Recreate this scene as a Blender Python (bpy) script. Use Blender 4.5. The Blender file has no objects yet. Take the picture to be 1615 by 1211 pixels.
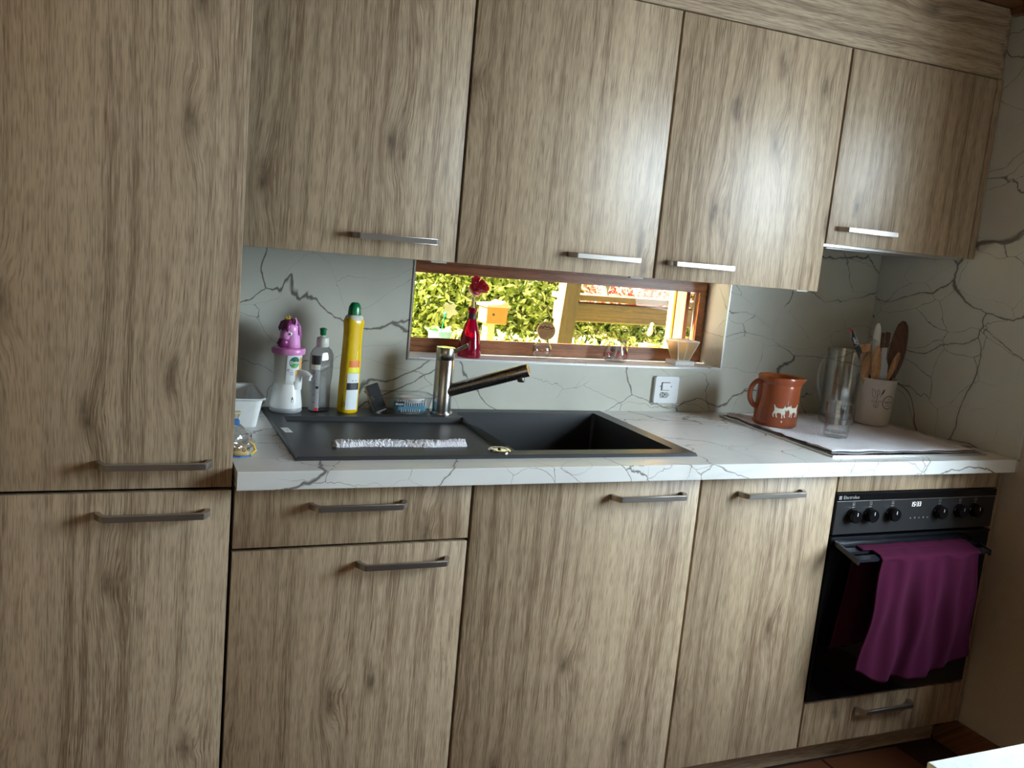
import bpy, bmesh, math, random
from mathutils import Vector, Matrix
import numpy as np
sc = bpy.context.scene
C = sc.collection
random.seed(7); rng = np.random.RandomState(7)
PI = math.pi
# ------------------------------------------------------------------ camera, world, lights, exposure
cam_d = bpy.data.cameras.new('camera'); cam = bpy.data.objects.new('camera', cam_d); C.objects.link(cam); sc.camera = cam
YAW, PITCH, ROLL = .4164, -.1583, .0937
fw = Vector((math.sin(YAW)*math.cos(PITCH), math.cos(YAW)*math.cos(PITCH), math.sin(PITCH)))
r0 = Vector((math.cos(YAW), -math.sin(YAW), 0)); u0 = r0.cross(fw)
rr = r0*math.cos(ROLL)+u0*math.sin(ROLL); uu = -r0*math.sin(ROLL)+u0*math.cos(ROLL)
cam.matrix_world = Matrix(((rr.x, uu.x, -fw.x, -.2221), (rr.y, uu.y, -fw.y, -1.8048), (rr.z, uu.z, -fw.z, 1.4156), (0, 0, 0, 1)))
cam_d.sensor_width = 36; cam_d.lens = 1445.35/1615*36; cam_d.clip_start = .05
w = bpy.data.worlds.new('world'); sc.world = w; w.use_nodes = True
nt = w.node_tree; sky = nt.nodes.new('ShaderNodeTexSky'); sky.sky_type = 'NISHITA'; sky.sun_disc = False
sky.sun_elevation = math.radians(50); sky.sun_rotation = math.radians(-74); sky.air_density = 1; sky.dust_density = 1.5
nt.links.new(sky.outputs[0], nt.nodes['Background'].inputs[0]); nt.nodes['Background'].inputs[1].default_value = .14
def light(name, kind, loc, target, energy, color, **k):
    l = bpy.data.lights.new(name, kind); l.energy = energy; l.color = color
    for a, b in k.items(): setattr(l, a, b)
    o = bpy.data.objects.new(name, l); C.objects.link(o); o.location = loc
    o.rotation_euler = (Vector(target)-Vector(loc)).to_track_quat('-Z', 'Y').to_euler()
    return o
light('sun', 'SUN', (-.85, .25, 1.0), (0, 0, 0), 170, (1, .93, .8), angle=math.radians(.6))
light('daylight_side_window', 'AREA', (2.80, -1.02, 1.75), (1.0, -.40, .95), 255, (.71, .855, 1), shape='RECTANGLE', size=1.5, size_y=1.5)
light('added_rear_fill', 'AREA', (-1.0, -4.05, 1.45), (-1.0, 0, 1.45), 5, (1, .84, .60), shape='RECTANGLE', size=1.9, size_y=1.3)  # dim warm fill lamp, added behind the camera to lift the room
sc.view_settings.view_transform = 'Standard'; sc.view_settings.look = 'None'
sc.view_settings.gamma = 1; sc.view_settings.use_curve_mapping = False; sc.view_settings.exposure = 0.2

# ------------------------------------------------------------------ materials
class N:
    def __init__(s, name):
        s.m = bpy.data.materials.new(name); s.m.use_nodes = True; s.t = s.m.node_tree
        s.b = s.t.nodes['Principled BSDF']; s.out = s.t.nodes['Material Output']
    def n(s, typ, **k):
        nd = s.t.nodes.new('ShaderNode'+typ)
        for a, b in k.items():
            if a.startswith('i_'):
                key = a[2:]; nd.inputs[int(key) if key.isdigit() else key.replace('_', ' ')].default_value = b
            else: setattr(nd, a, b)
        return nd
    def l(s, a, b): s.t.links.new(a, b)
    def math(s, op, a, b=None, c=None):
        nd = s.n('Math', operation=op)
        for i, v in enumerate((a, b, c)):
            if v is None: continue
            if isinstance(v, (int, float)): nd.inputs[i].default_value = v
            else: s.l(v, nd.inputs[i])
        return nd.outputs[0]
    def ramp(s, fac, stops):
        r = s.n('ValToRGB'); e = r.color_ramp.elements
        while len(e) < len(stops): e.new(.5)
        for el, (p, c) in zip(e, stops): el.position = p; el.color = (*c, 1)
        s.l(fac, r.inputs[0]); return r.outputs[0]
    def mix(s, fac, a, b, mode='MIX'):
        m = s.n('MixRGB', blend_type=mode)
        for i, v in enumerate((fac, a, b)):
            if isinstance(v, (int, float)): m.inputs[i].default_value = v
            elif isinstance(v, tuple): m.inputs[i].default_value = (*v, 1)
            else: s.l(v, m.inputs[i])
        return m.outputs[0]
    def noise(s, vec, scale, detail=2, rough=.5, dist=0):
        x = s.n('TexNoise'); x.inputs['Scale'].default_value = scale; x.inputs['Detail'].default_value = detail
        x.inputs['Roughness'].default_value = rough; x.inputs['Distortion'].default_value = dist
        if vec is not None: s.l(vec, x.inputs['Vector'])
        return x.outputs[0]
    def bump(s, h, strength, dist=.001):
        b = s.n('Bump'); b.inputs['Strength'].default_value = strength; b.inputs['Distance'].default_value = dist
        s.l(h, b.inputs['Height']); s.l(b.outputs[0], s.b.inputs['Normal'])
def plain(name, col, rough=.5, metal=0, bump=None, spec=None, **k):
    s = N(name); s.b.inputs['Base Color'].default_value = (*col, 1); s.b.inputs['Roughness'].default_value = rough
    s.b.inputs['Metallic'].default_value = metal
    if spec is not None: s.b.inputs['Specular IOR Level'].default_value = spec
    for a, b in k.items(): s.b.inputs[a.replace('_', ' ')].default_value = b
    tc = s.n('TexCoord')
    nz = s.noise(tc.outputs['Object'], bump[0] if bump else 60, 3)
    c = s.mix(.10 if not bump else .25, tuple(col), s.ramp(nz, [(.3, tuple(v*.75 for v in col)), (.7, tuple(min(1, v*1.15) for v in col))]))
    s.l(c, s.b.inputs['Base Color'])
    if bump: s.bump(nz, bump[1], bump[2] if len(bump) > 2 else .001)
    return s.m
def wood(name, axis, light_c, dark_c, rough=.42, knots=1.0, seed=0.0, scale=1.0, spec=.5, relief=.12):
    """oak decor: grain lines along axis bending around knots"""
    s = N(name); tc = s.n('TexCoord'); oi = s.n('ObjectInfo')
    sep = s.n('SeparateXYZ'); s.l(tc.outputs['Object'], sep.inputs[0])
    off = s.math('MULTIPLY_ADD', oi.outputs['Random'], 37.0, seed)
    a = {'z': 2, 'x': 0, 'y': 1}[axis]; others = [i for i in (0, 1, 2) if i != a]
    along = sep.outputs[a]
    across = s.math('ADD', sep.outputs[others[0]], s.math('MULTIPLY', sep.outputs[others[1]], .97)) if axis != 'z' else s.math('ADD', sep.outputs[0], sep.outputs[1])
    if axis == 'x': across = s.math('ADD', sep.outputs[2], sep.outputs[1])
    def vec(ax, al, o2=0.0):
        c = s.n('CombineXYZ')
        s.l(s.math('MULTIPLY_ADD', off, 7.31, s.math('MULTIPLY', across_v[0], ax*scale)), c.inputs[0]); s.l(s.math('MULTIPLY_ADD', off, 3.17, s.math('MULTIPLY', along, al*scale)), c.inputs[1])
        s.l(s.math('ADD', off, o2), c.inputs[2]); return c.outputs[0]
    across_v = [across]
    # gentle waviness of the whole grain
    wv = s.noise(vec(2.2, .8, 3.1), 1, 2)
    across = s.math('MULTIPLY_ADD', s.math('SUBTRACT', wv, .5), .06/scale, across)
    across_v[0] = across
    vo = s.n('TexVoronoi', feature='F1', distance='EUCLIDEAN', voronoi_dimensions='2D'); vo.inputs['Scale'].default_value = 1; vo.inputs['Randomness'].default_value = 1
    dn_ = s.n('TexNoise'); dn_.inputs['Scale'].default_value = 1; dn_.inputs['Detail'].default_value = 3; s.l(vec(38, 16, 6.2), dn_.inputs['Vector'])
    dsc = s.n('VectorMath', operation='SCALE'); dsc.inputs['Scale'].default_value = .13; s.l(dn_.outputs[1], dsc.inputs[0])
    dad = s.n('VectorMath', operation='ADD'); s.l(vec(6.0, 2.1, 9.7), dad.inputs[0]); s.l(dsc.outputs[0], dad.inputs[1]); s.l(dad.outputs[0], vo.inputs['Vector'])
    d = vo.outputs['Distance']
    infl = s.math('POWER', 2.718, s.math('MULTIPLY', s.math('MULTIPLY', d, d), -26.0))
    sel = s.n('SeparateColor'); s.l(vo.outputs['Color'], sel.inputs[0])
    raw = s.math('POWER', infl, 8.0); pbin = s.math('GREATER_THAN', sel.outputs[0], .45)
    pick = s.math('MULTIPLY', s.math('GREATER_THAN', sel.outputs[0], .52), s.math('MULTIPLY_ADD', sel.outputs[1], .7, .35))
    infl = s.math('MULTIPLY', infl, s.math('MULTIPLY', pick, knots))
    grain_x = s.math('MULTIPLY_ADD', infl, .024/scale, across)
    def gvec(ax, al, o2=0.0):
        c = s.n('CombineXYZ'); s.l(s.math('MULTIPLY', grain_x, ax*scale), c.inputs[0]); s.l(s.math('MULTIPLY', along, al*scale), c.inputs[1])
        s.l(s.math('ADD', off, o2), c.inputs[2]); return c.outputs[0]
    plank = s.noise(gvec(6.5, .25, 1), 1, 2, .55)      # wide soft bands
    streak = s.noise(gvec(34, .9, 5), 1, 3, .6)        # darker streaks
    cath = s.n('TexWave', wave_type='BANDS', bands_direction='X', wave_profile='SIN')
    s.l(gvec(9.0, .35, 0), cath.inputs['Vector']); cath.inputs['Scale'].default_value = 1.0; cath.inputs['Distortion'].default_value = 9; cath.inputs['Detail'].default_value = 2; cath.inputs['Detail Scale'].default_value = .6
    fine = s.noise(gvec(430, 10, 7), 1, 2, .6)
    pores = s.noise(gvec(520, 26, 2), 1, 1, .5)
    f = s.math('MULTIPLY', plank, .52)
    f = s.math('MULTIPLY_ADD', streak, .40, f); f = s.math('MULTIPLY_ADD', cath.outputs[1], .10, f)
    f = s.math('MULTIPLY_ADD', s.math('SUBTRACT', fine, .5), .72, f)
    mid = tuple((a_+b_)/2 for a_, b_ in zip(light_c, dark_c))
    col = s.ramp(f, [(.31, dark_c), (.435, mid), (.535, light_c), (.70, tuple(min(1, v*1.15) for v in light_c))])
    grey = s.noise(vec(4.5, 1.2, 15), 1, 2)
    col = s.mix(s.math('MULTIPLY', grey, .25), col, s.mix(1.0, col, (.93, 1.02, 1.08), 'MULTIPLY'))
    core = s.math('MULTIPLY', s.math('MULTIPLY', raw, pbin), .85*min(1, knots))
    kn = s.noise(vec(60, 40, 4), 1, 2)
    core = s.math('MULTIPLY', core, s.math('MULTIPLY_ADD', kn, 1.2, .25))
    col = s.mix(core, col, tuple(v*.42 for v in dark_c))
    halo = s.math('MULTIPLY', s.math('MULTIPLY', s.math('POWER', infl, 2.0), streak), .55)
    col = s.mix(halo, col, dark_c)
    pr = s.ramp(pores, [(.36, (.66, .62, .58)), (.50, (1, 1, 1))])
    col = s.mix(.8, col, pr, 'MULTIPLY')
    s.l(col, s.b.inputs['Base Color']); s.b.inputs['Roughness'].default_value = rough
    s.b.inputs['Specular IOR Level'].default_value = spec
    s.bump(s.math('ADD', fine, pores), relief, .0006)
    return s.m
def marble(name, base, vein, rough=.35, sc_=2.1, seed=0., spec=.5):
    s = N(name); tc = s.n('TexCoord'); mp = s.n('Mapping'); s.l(tc.outputs['Object'], mp.inputs[0]); mp.inputs['Location'].default_value = (seed, seed*1.7, seed*.6)
    P = mp.outputs[0]
    def warp(src, scale, det, amt):
        n1 = s.n('TexNoise'); n1.inputs['Scale'].default_value = scale; n1.inputs['Detail'].default_value = det; n1.inputs['Roughness'].default_value = .55; s.l(src, n1.inputs['Vector'])
        wsub = s.n('VectorMath', operation='SUBTRACT'); s.l(n1.outputs[1], wsub.inputs[0]); wsub.inputs[1].default_value = (.5, .5, .5)
        wsc = s.n('VectorMath', operation='SCALE'); s.l(wsub.outputs[0], wsc.inputs[0]); wsc.inputs['Scale'].default_value = amt
        wad = s.n('VectorMath', operation='ADD'); s.l(src, wad.inputs[0]); s.l(wsc.outputs[0], wad.inputs[1]); return wad
    wad = warp(warp(P, 2.0, 2, .34).outputs[0], 16.0, 3, .035)
    st = s.n('Mapping'); st.inputs['Scale'].default_value = (.75, 1, 1.5); st.inputs['Rotation'].default_value = (0, .45, 0); s.l(wad.outputs[0], st.inputs[0])
    def vor(scale, width, fade_scale, lo, hi, off):
        v = s.n('TexVoronoi', feature='DISTANCE_TO_EDGE'); v.inputs['Scale'].default_value = scale
        m2 = s.n('Mapping'); m2.inputs['Location'].default_value = (off, off, off); s.l(st.outputs[0], m2.inputs[0]); s.l(m2.outputs[0], v.inputs['Vector'])
        fd = s.noise(m2.outputs[0], fade_scale, 2)
        wdt = s.math('MULTIPLY', s.math('SUBTRACT', fd, lo), width/(hi-lo)); wdt = s.math('MAXIMUM', wdt, 0.00001)
        return s.math('SUBTRACT', 1.0, s.math('MINIMUM', s.math('DIVIDE', v.outputs[0], wdt), 1.0))
    v1 = vor(sc_, .014, 2.3, .30, .60, 0); v2 = vor(sc_*2.1, .012, 3.0, .38, .66, 4.3)
    soft = vor(sc_, .09, 1.8, .42, .7, 0)
    v = s.math('MAXIMUM', v1, s.math('MULTIPLY', v2, .75))
    cl = s.noise(P, 2.4, 4, .6)
    bc = s.ramp(cl, [(.3, tuple(c*.86 for c in base)), (.55, base), (.75, tuple(min(1, c*1.07) for c in base))])
    bc = s.mix(s.math('MULTIPLY', soft, .30), bc, tuple(c*.72 for c in base))
    col = s.mix(s.math('MINIMUM', s.math('MULTIPLY', v, 1.25), .92), bc, vein)
    s.l(col, s.b.inputs['Base Color']); s.b.inputs['Roughness'].default_value = rough; s.b.inputs['Specular IOR Level'].default_value = spec
    s.bump(s.noise(P, 160, 2), .05, .0005)
    return s.m
def thin_glass(name, tint=(1, 1, 1), rough=.02, refl=1.0, dens=0.0, edge=1.0):
    s = N(name); s.t.nodes.remove(s.b)
    tr = s.n('BsdfTransparent'); lw_ = s.n('LayerWeight'); lw_.inputs[0].default_value = .5
    s.l(s.ramp(s.math('POWER', lw_.outputs['Facing'], 2.2), [(0, tint), (1, tuple(v*edge for v in tint))]), tr.inputs[0])
    gl = s.n('BsdfGlossy'); gl.inputs['Roughness'].default_value = rough; gl.inputs[0].default_value = (1, 1, 1, 1)
    fr_ = s.n('LayerWeight'); fr_.inputs[0].default_value = .5
    fk_ = s.math('MULTIPLY_ADD', s.math('POWER', fr_.outputs['Facing'], 4.0), .55, .045)
    tc = s.n('TexCoord'); sm = s.noise(tc.outputs['Object'], 14, 3)
    k = s.math('MULTIPLY', fk_, s.math('MULTIPLY_ADD', sm, .5*refl, .75*refl)); k = s.math('ADD', k, dens); k = s.math('MINIMUM', k, 1.0)
    mx = s.n('MixShader'); s.l(k, mx.inputs[0]); s.l(tr.outputs[0], mx.inputs[1]); s.l(gl.outputs[0], mx.inputs[2]); s.l(mx.outputs[0], s.out.inputs[0])
    return s.m
def emis(name, col, st):
    s = N(name); s.b.inputs['Base Color'].default_value = (0, 0, 0, 1); s.b.inputs['Emission Color'].default_value = (*col, 1); s.b.inputs['Emission Strength'].default_value = st
    return s.m
def brushed(name, col, rough=.28):
    s = N(name); tc = s.n('TexCoord'); mp = s.n('Mapping'); mp.inputs['Scale'].default_value = (900, 900, 12); s.l(tc.outputs['Object'], mp.inputs[0])
    nz = s.noise(mp.outputs[0], 1, 2)
    s.b.inputs['Base Color'].default_value = (*col, 1); s.b.inputs['Metallic'].default_value = 1
    s.l(s.math('MULTIPLY_ADD', nz, .2, rough-.1), s.b.inputs['Roughness']); s.bump(nz, .04, .0003)
    return s.m
def terry(name, c1, c2, scale=420, d=.003):
    s = N(name); tc = s.n('TexCoord'); v = s.n('TexVoronoi'); v.inputs['Scale'].default_value = scale; s.l(tc.outputs['Object'], v.inputs['Vector'])
    nz = s.noise(tc.outputs['Object'], 7, 3)
    s.l(s.mix(s.ramp(nz, [(.40, (0, 0, 0)), (.62, (1, 1, 1))]), c1, c2), s.b.inputs['Base Color']); s.b.inputs['Roughness'].default_value = .95
    s.b.inputs['Sheen Weight'].default_value = .3
    s.bump(s.math('SUBTRACT', 1.0, v.outputs[0]), .65, d)
    return s.m
OL, OD = (.430, .318, .205), (.200, .125, .070)
M = {}
M['oak'] = wood('oak_vertical', 'z', OL, OD)
M['oak_h'] = wood('oak_horizontal', 'x', OL, OD)
M['marble'] = marble('marble_wall', (.56, .55, .475), (.10, .085, .07), .42, 2.6)
M['marble_r'] = marble('marble_wall_right', (.54, .53, .47), (.10, .085, .07), .42, 2.8, 5.2)
M['marble_top'] = marble('marble_worktop', (.74, .735, .71), (.13, .11, .10), .33, 3.4, 2.3)
M['carcass'] = plain('carcass_dark', (.025, .018, .014), .7)
M['plaster'] = plain('plaster_beige', (.50, .44, .37), .9, bump=(260, .5, .002))
M['wall'] = plain('plaster_warm', (.36, .28, .20), .9, bump=(120, .3, .002))
M['brownwood'] = wood('brown_wood', 'x', (.19, .080, .030), (.085, .032, .012), .4, .5, 8, 1.3)
M['framewood'] = wood('window_wood', 'x', (.24, .085, .028), (.10, .032, .010), .30, .3, 3, 1.6)
M['framewood_v'] = wood('window_wood_upright', 'z', (.34, .15, .05), (.16, .06, .018), .35, .3, 3, 1.6)
M['outerwood'] = wood('outer_jamb_wood', 'z', (.10, .038, .012), (.05, .018, .006), .5, .3, 3, 1.6)
M['steel'] = brushed('handle_steel', (.40, .37, .345), .36)
M['faucet'] = brushed('faucet_steel', (.46, .44, .415), .24)
M['chrome'] = plain('chrome', (.75, .74, .72), .12, 1)
M['sink'] = plain('granite_black', (.030, .031, .034), .42, bump=(900, .12, .0004))
M['blackglass'] = plain('black_glass', (.006, .006, .007), .06, spec=.4)
M['fascia'] = plain('oven_fascia', (.028, .028, .030), .30, spec=.3)
M['blackplastic'] = plain('black_plastic', (.006, .006, .007), .10, spec=.3)
M['rail'] = plain('rail_black', (.012, .013, .018), .2)
M['alu'] = plain('aluminium', (.55, .55, .55), .35, 1)
M['white'] = plain('white_plastic', (.78, .78, .76), .3)
M['white_m'] = plain('white_matte', (.74, .74, .70), .6)
M['outlet'] = plain('outlet_white', (.80, .82, .84), .3)
M['dark'] = plain('dark_hole', (.01, .01, .01), .8)
M['greyhole'] = plain('grey_recess', (.42, .41, .39), .6)
M['print_grey'] = plain('print_grey', (.35, .35, .35), .5)
M['tile'] = plain('terracotta_tile', (.115, .038, .014), .42, bump=(14, .15, .002))
M['grout'] = plain('grout', (.05, .025, .015), .9)
M['table'] = plain('table_white', (.78, .80, .78), .5, bump=(70, .6, .002))
M['purple'] = plain('purple_cloth', (.050, .005, .022), 1.0, bump=(500, .5, .001), spec=.12)
M['terry'] = terry('terry_white', (.92, .91, .95), (.82, .77, .80), 380, .004)
M['terracotta'] = plain('terracotta_glaze', (.30, .070, .026), .22, bump=(18, .05, .002))
M['terracotta_in'] = plain('terracotta_inner', (.30, .085, .022), .12)
M['goat'] = plain('goat_white', (.72, .68, .58), .35)
M['crock'] = plain('crock_cream', (.50, .44, .38), .35)
M['ink'] = plain('ink_brown', (.05, .022, .018), .5)
M['glass'] = thin_glass('clear_glass', (.98, .985, .985), .018, 1.35, .012, .58)
M['pane'] = thin_glass('window_glass', (.97, .98, .96), .0, .12)
M['clearplastic'] = thin_glass('clear_plastic', (.93, .93, .94), .08, 1.2, .03, .5)
M['darkclear'] = thin_glass('clear_bottle_plastic', (.74, .74, .76), .06, .9, .01, .5)
M['film'] = thin_glass('bag_film', (.93, .93, .92), .18, 2.0, .10)
M['pink'] = plain('pink_plastic', (.72, .24, .53), .3)
M['pink_l'] = plain('pink_light', (.78, .33, .66), .28)
M['plum'] = plain('plum_plastic', (.21, .028, .13), .3)
M['mane'] = plain('mane_violet', (.34, .085, .30), .35)
M['gold'] = plain('yellow_plastic', (.75, .48, .06), .3)
M['soap'] = plain('soap_frosted', (.72, .70, .62), .35, Transmission_Weight=.15)
M['beige'] = plain('spout_beige', (.52, .44, .33), .35)
M['green'] = plain('green_plastic', (.004, .16, .045), .25)
M['lgreen'] = plain('label_green', (.05, .30, .06), .4)
M['dgreen'] = plain('label_dark_green', (.0, .11, .055), .4)
M['orange'] = plain('label_orange', (.85, .40, .05), .4)
M['orange_r'] = plain('label_orange_red', (.80, .18, .02), .4)
M['yellow'] = plain('yellow_bottle', (.78, .50, .004), .22)
M['lyellow'] = plain('label_yellow', (.85, .78, .02), .35)
M['labelw'] = plain('label_white', (.70, .73, .74), .4)
M['labelg'] = plain('label_grey', (.33, .32, .32), .5)
M['black'] = plain('label_black', (.02, .02, .02), .4)
M['char'] = plain('charcoal_scourer', (.030, .031, .036), .9, bump=(700, .8, .002))
M['sponge'] = plain('sponge_grey', (.44, .40, .33), .9, bump=(300, .8, .002))
M['blue'] = plain('blue_soap', (.10, .30, .42), .5)
M['bluep'] = plain('blue_print', (.05, .18, .45), .4)
M['red'] = plain('red_print', (.55, .02, .03), .4)
M['redglass'] = plain('red_glass', (.34, .002, .030), .08, Transmission_Weight=.45)
M['bristle'] = plain('bristle_red', (.55, .006, .05), .4)
M['bamboo'] = plain('bamboo', (.62, .44, .20), .5)
M['spoon'] = wood('spoon_wood', 'z', (.46, .22, .075), (.24, .10, .03), .5, 0, 2, 3)
M['darkspoon'] = wood('dark_spoon_wood', 'z', (.11, .038, .016), (.040, .012, .006), .45, 0, 5, 3)
M['disc'] = plain('wood_disc', (.50, .26, .10), .5)
M['amber'] = plain('amber_panel', (.62, .50, .30), .5, Transmission_Weight=.5)
M['slate'] = plain('grey_silicone', (.33, .33, .34), .4)

# ------------------------------------------------------------------ mesh helpers (world coordinates in, local to the parent thing out)
def bx(bm, x0, x1, y0, y1, z0, z1, bev=0.0, seg=1, rot=None, piv=None):
    t = bmesh.new(); bmesh.ops.create_cube(t, size=1)
    bmesh.ops.transform(t, matrix=Matrix.Translation(((x0+x1)/2, (y0+y1)/2, (z0+z1)/2)) @ Matrix.Diagonal((abs(x1-x0), abs(y1-y0), abs(z1-z0), 1)), verts=t.verts)
    if bev: bmesh.ops.bevel(t, geom=t.edges[:], offset=bev, segments=seg, affect='EDGES', profile=.5)
    if rot is not None:
        p = Vector(piv) if piv else Vector(((x0+x1)/2, (y0+y1)/2, (z0+z1)/2))
        bmesh.ops.transform(t, matrix=Matrix.Translation(p) @ rot.to_4x4() @ Matrix.Translation(-p), verts=t.verts)
    join(bm, t); return bm
def join(bm, t):
    me = bpy.data.meshes.new('tmp'); t.to_mesh(me); t.free(); bm.from_mesh(me); bpy.data.meshes.remove(me)
def lathe(bm, cx, cy, prof, seg=32, M_=None, a0=0.0, a1=2*PI, deform=None):
    t = bmesh.new(); full = abs(a1-a0-2*PI) < 1e-6; rings = []
    n = seg if full else seg+1
    for r, z in prof:
        if r < 1e-6 and full: rings.append([t.verts.new((cx, cy, z))]); continue
        ring = []
        for i in range(n):
            a = a0+(a1-a0)*i/seg; v = Vector((cx+r*math.cos(a), cy+r*math.sin(a), z))
            if deform: v = deform(v, a, r, z)
            ring.append(t.verts.new(v))
        rings.append(ring)
    for A, B in zip(rings, rings[1:]):
        for i in range(n if full else n-1):
            j = (i+1) % n
            if len(A) == 1 and len(B) == 1: continue
            if len(A) == 1: t.faces.new((A[0], B[j], B[i]))
            elif len(B) == 1: t.faces.new((A[i], A[j], B[0]))
            else: t.faces.new((A[i], A[j], B[j], B[i]))
    if M_ is not None: bmesh.ops.transform(t, matrix=M_, verts=t.verts)
    join(bm, t); return bm
def tube(bm, pts, r, seg=10, cap=True):
    t = bmesh.new(); pts = [Vector(p) for p in pts]; rs = r if isinstance(r, (list, tuple)) else [r]*len(pts); rings = []
    prev = None
    for i, p in enumerate(pts):
        d = (pts[min(i+1, len(pts)-1)]-pts[max(i-1, 0)]).normalized()
        if prev is None: u = d.orthogonal().normalized()
        else: u = (prev-d*prev.dot(d)).normalized()
        prev = u; v = d.cross(u)
        rings.append([t.verts.new(p+(u*math.cos(2*PI*k/seg)+v*math.sin(2*PI*k/seg))*rs[i]) for k in range(seg)])
    for A, B in zip(rings, rings[1:]):
        for k in range(seg): t.faces.new((A[k], A[(k+1) % seg], B[(k+1) % seg], B[k]))
    if cap: t.faces.new(rings[0][::-1]); t.faces.new(rings[-1])
    join(bm, t); return bm
def prism(bm, pts, ext, origin=(0, 0, 0), ux=(1, 0, 0), uy=(0, 0, 1), un=(0, -1, 0), bev=0):
    """polygon pts (u,v) extruded by ext along un"""
    t = bmesh.new(); o = Vector(origin); X, Y, Nn = Vector(ux), Vector(uy), Vector(un)
    vs = [t.verts.new(o+X*u+Y*v) for u, v in pts]; f = t.faces.new(vs)
    g = bmesh.ops.extrude_face_region(t, geom=[f]); bmesh.ops.translate(t, vec=Nn*ext, verts=[e for e in g['geom'] if isinstance(e, bmesh.types.BMVert)])
    bmesh.ops.recalc_face_normals(t, faces=t.faces[:])
    if bev: bmesh.ops.bevel(t, geom=t.edges[:], offset=bev, segments=2, affect='EDGES')
    join(bm, t); return bm
def smooth_closed(pts, k=8):
    out = []; n = len(pts)
    for i in range(n):
        p0, p1, p2, p3 = [np.array(pts[(i+j-1) % n], float) for j in range(4)]
        for q in range(k):
            t = q/k; out.append(tuple(.5*((2*p1)+(-p0+p2)*t+(2*p0-5*p1+4*p2-p3)*t*t+(-p0+3*p1-3*p2+p3)*t**3)))
    return out
def wloc(o):
    v = Vector((0, 0, 0))
    while o: v += o.location; o = o.parent
    return v
def obj(name, bm, mat, parent=None, smooth=False, angle=40, loc=None, stuff=False, label=None):
    me = bpy.data.meshes.new(name); bmesh.ops.recalc_face_normals(bm, faces=bm.faces[:]); bm.to_mesh(me); bm.free()
    o = bpy.data.objects.new(name, me); C.objects.link(o)
    if parent: o.parent = parent; me.transform(Matrix.Translation(-wloc(parent)))
    elif loc is not None: me.transform(Matrix.Translation(-Vector(loc))); o.location = loc
    for m in (mat if isinstance(mat, (list, tuple)) else [mat]): me.materials.append(m)
    if smooth:
        me.shade_smooth()
        if angle < 180:
            b = bmesh.new(); b.from_mesh(me)
            for e in b.edges: e.smooth = not (len(e.link_faces) == 2 and e.calc_face_angle(0) > math.radians(angle))
            b.to_mesh(me); b.free()
    if stuff: o['kind'] = 'stuff'
    if label: o['label'] = label
    return o
def thing(name, label, cat, loc=(0, 0, 0), group=None):
    o = bpy.data.objects.new(name, None); C.objects.link(o); o.location = loc; o.empty_display_size = .05
    return tag(o, label, cat, group)
def tag(o, label, cat, group=None):
    o['label'] = label; o['category'] = cat
    if group: o['group'] = group
    return o
def struct(name, bm, mat, **k):
    o = obj(name, bm, mat, **k); o['kind'] = 'structure'; return o
def B(): return bmesh.new()
def holed(bm, axes, lo, hi, hlo, hhi, d0, d1):
    """slab spanned by axes (i,j) lo..hi with a rectangular hole, thickness d0..d1 on the third axis"""
    i, j = axes; k = 3-i-j; t = bmesh.new()
    us = [lo[0], hlo[0], hhi[0], hi[0]]; vs = [lo[1], hlo[1], hhi[1], hi[1]]; g = {}
    for a in range(4):
        for b in range(4):
            p = [0, 0, 0]; p[i] = us[a]; p[j] = vs[b]; p[k] = d0; g[a, b] = t.verts.new(p)
    fs = [t.faces.new((g[a, b], g[a+1, b], g[a+1, b+1], g[a, b+1])) for a in range(3) for b in range(3) if (a, b) != (1, 1)]
    e = bmesh.ops.extrude_face_region(t, geom=fs); v = [0, 0, 0]; v[k] = d1-d0
    bmesh.ops.translate(t, vec=v, verts=[x for x in e['geom'] if isinstance(x, bmesh.types.BMVert)])
    bmesh.ops.recalc_face_normals(t, faces=t.faces[:]); join(bm, t); return bm
def text_mesh(bm, s, size, fn, align='CENTER', extrude=0.0, bold=0.0, sx=1.0):
    cu = bpy.data.curves.new('t', 'FONT'); cu.body = s; cu.size = size; cu.align_x = align; cu.align_y = 'CENTER'; cu.offset = bold; cu.resolution_u = 3
    o = bpy.data.objects.new('t', cu); C.objects.link(o)
    me = o.to_mesh(); t = bmesh.new(); t.from_mesh(me); o.to_mesh_clear(); bpy.data.objects.remove(o); bpy.data.curves.remove(cu)
    for v in t.verts: v.co = Vector(fn(v.co.x*sx, v.co.y))
    join(bm, t); return bm
def wrapper(cx, cy, rfun, az, off, zc):
    def f(u, v):
        z = zc+v; r = rfun(z)+off; a = az+u/rfun(z)
        return (cx+r*math.cos(a), cy+r*math.sin(a), z)
    return f
def wrap_poly(bm, pts, f, thick_f=None, n=1):
    """filled polygon (u,v) mapped by f; triangulated and subdivided first"""
    t = bmesh.new(); vs = [t.verts.new((u, v, 0)) for u, v in pts]; t.faces.new(vs); bmesh.ops.triangulate(t, faces=t.faces[:])
    for _ in range(n): bmesh.ops.subdivide_edges(t, edges=t.edges[:], cuts=1, use_grid_fill=True)
    for v in t.verts: v.co = Vector(f(v.co.x, v.co.y))
    join(bm, t); return bm
def wrap_grid(bm, u0, u1, v0, v1, f, nu=12, nv=2):
    t = bmesh.new(); g = [[t.verts.new(f(u0+(u1-u0)*i/nu, v0+(v1-v0)*j/nv)) for j in range(nv+1)] for i in range(nu+1)]
    for i in range(nu):
        for j in range(nv): t.faces.new((g[i][j], g[i+1][j], g[i+1][j+1], g[i][j+1]))
    join(bm, t); return bm
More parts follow.
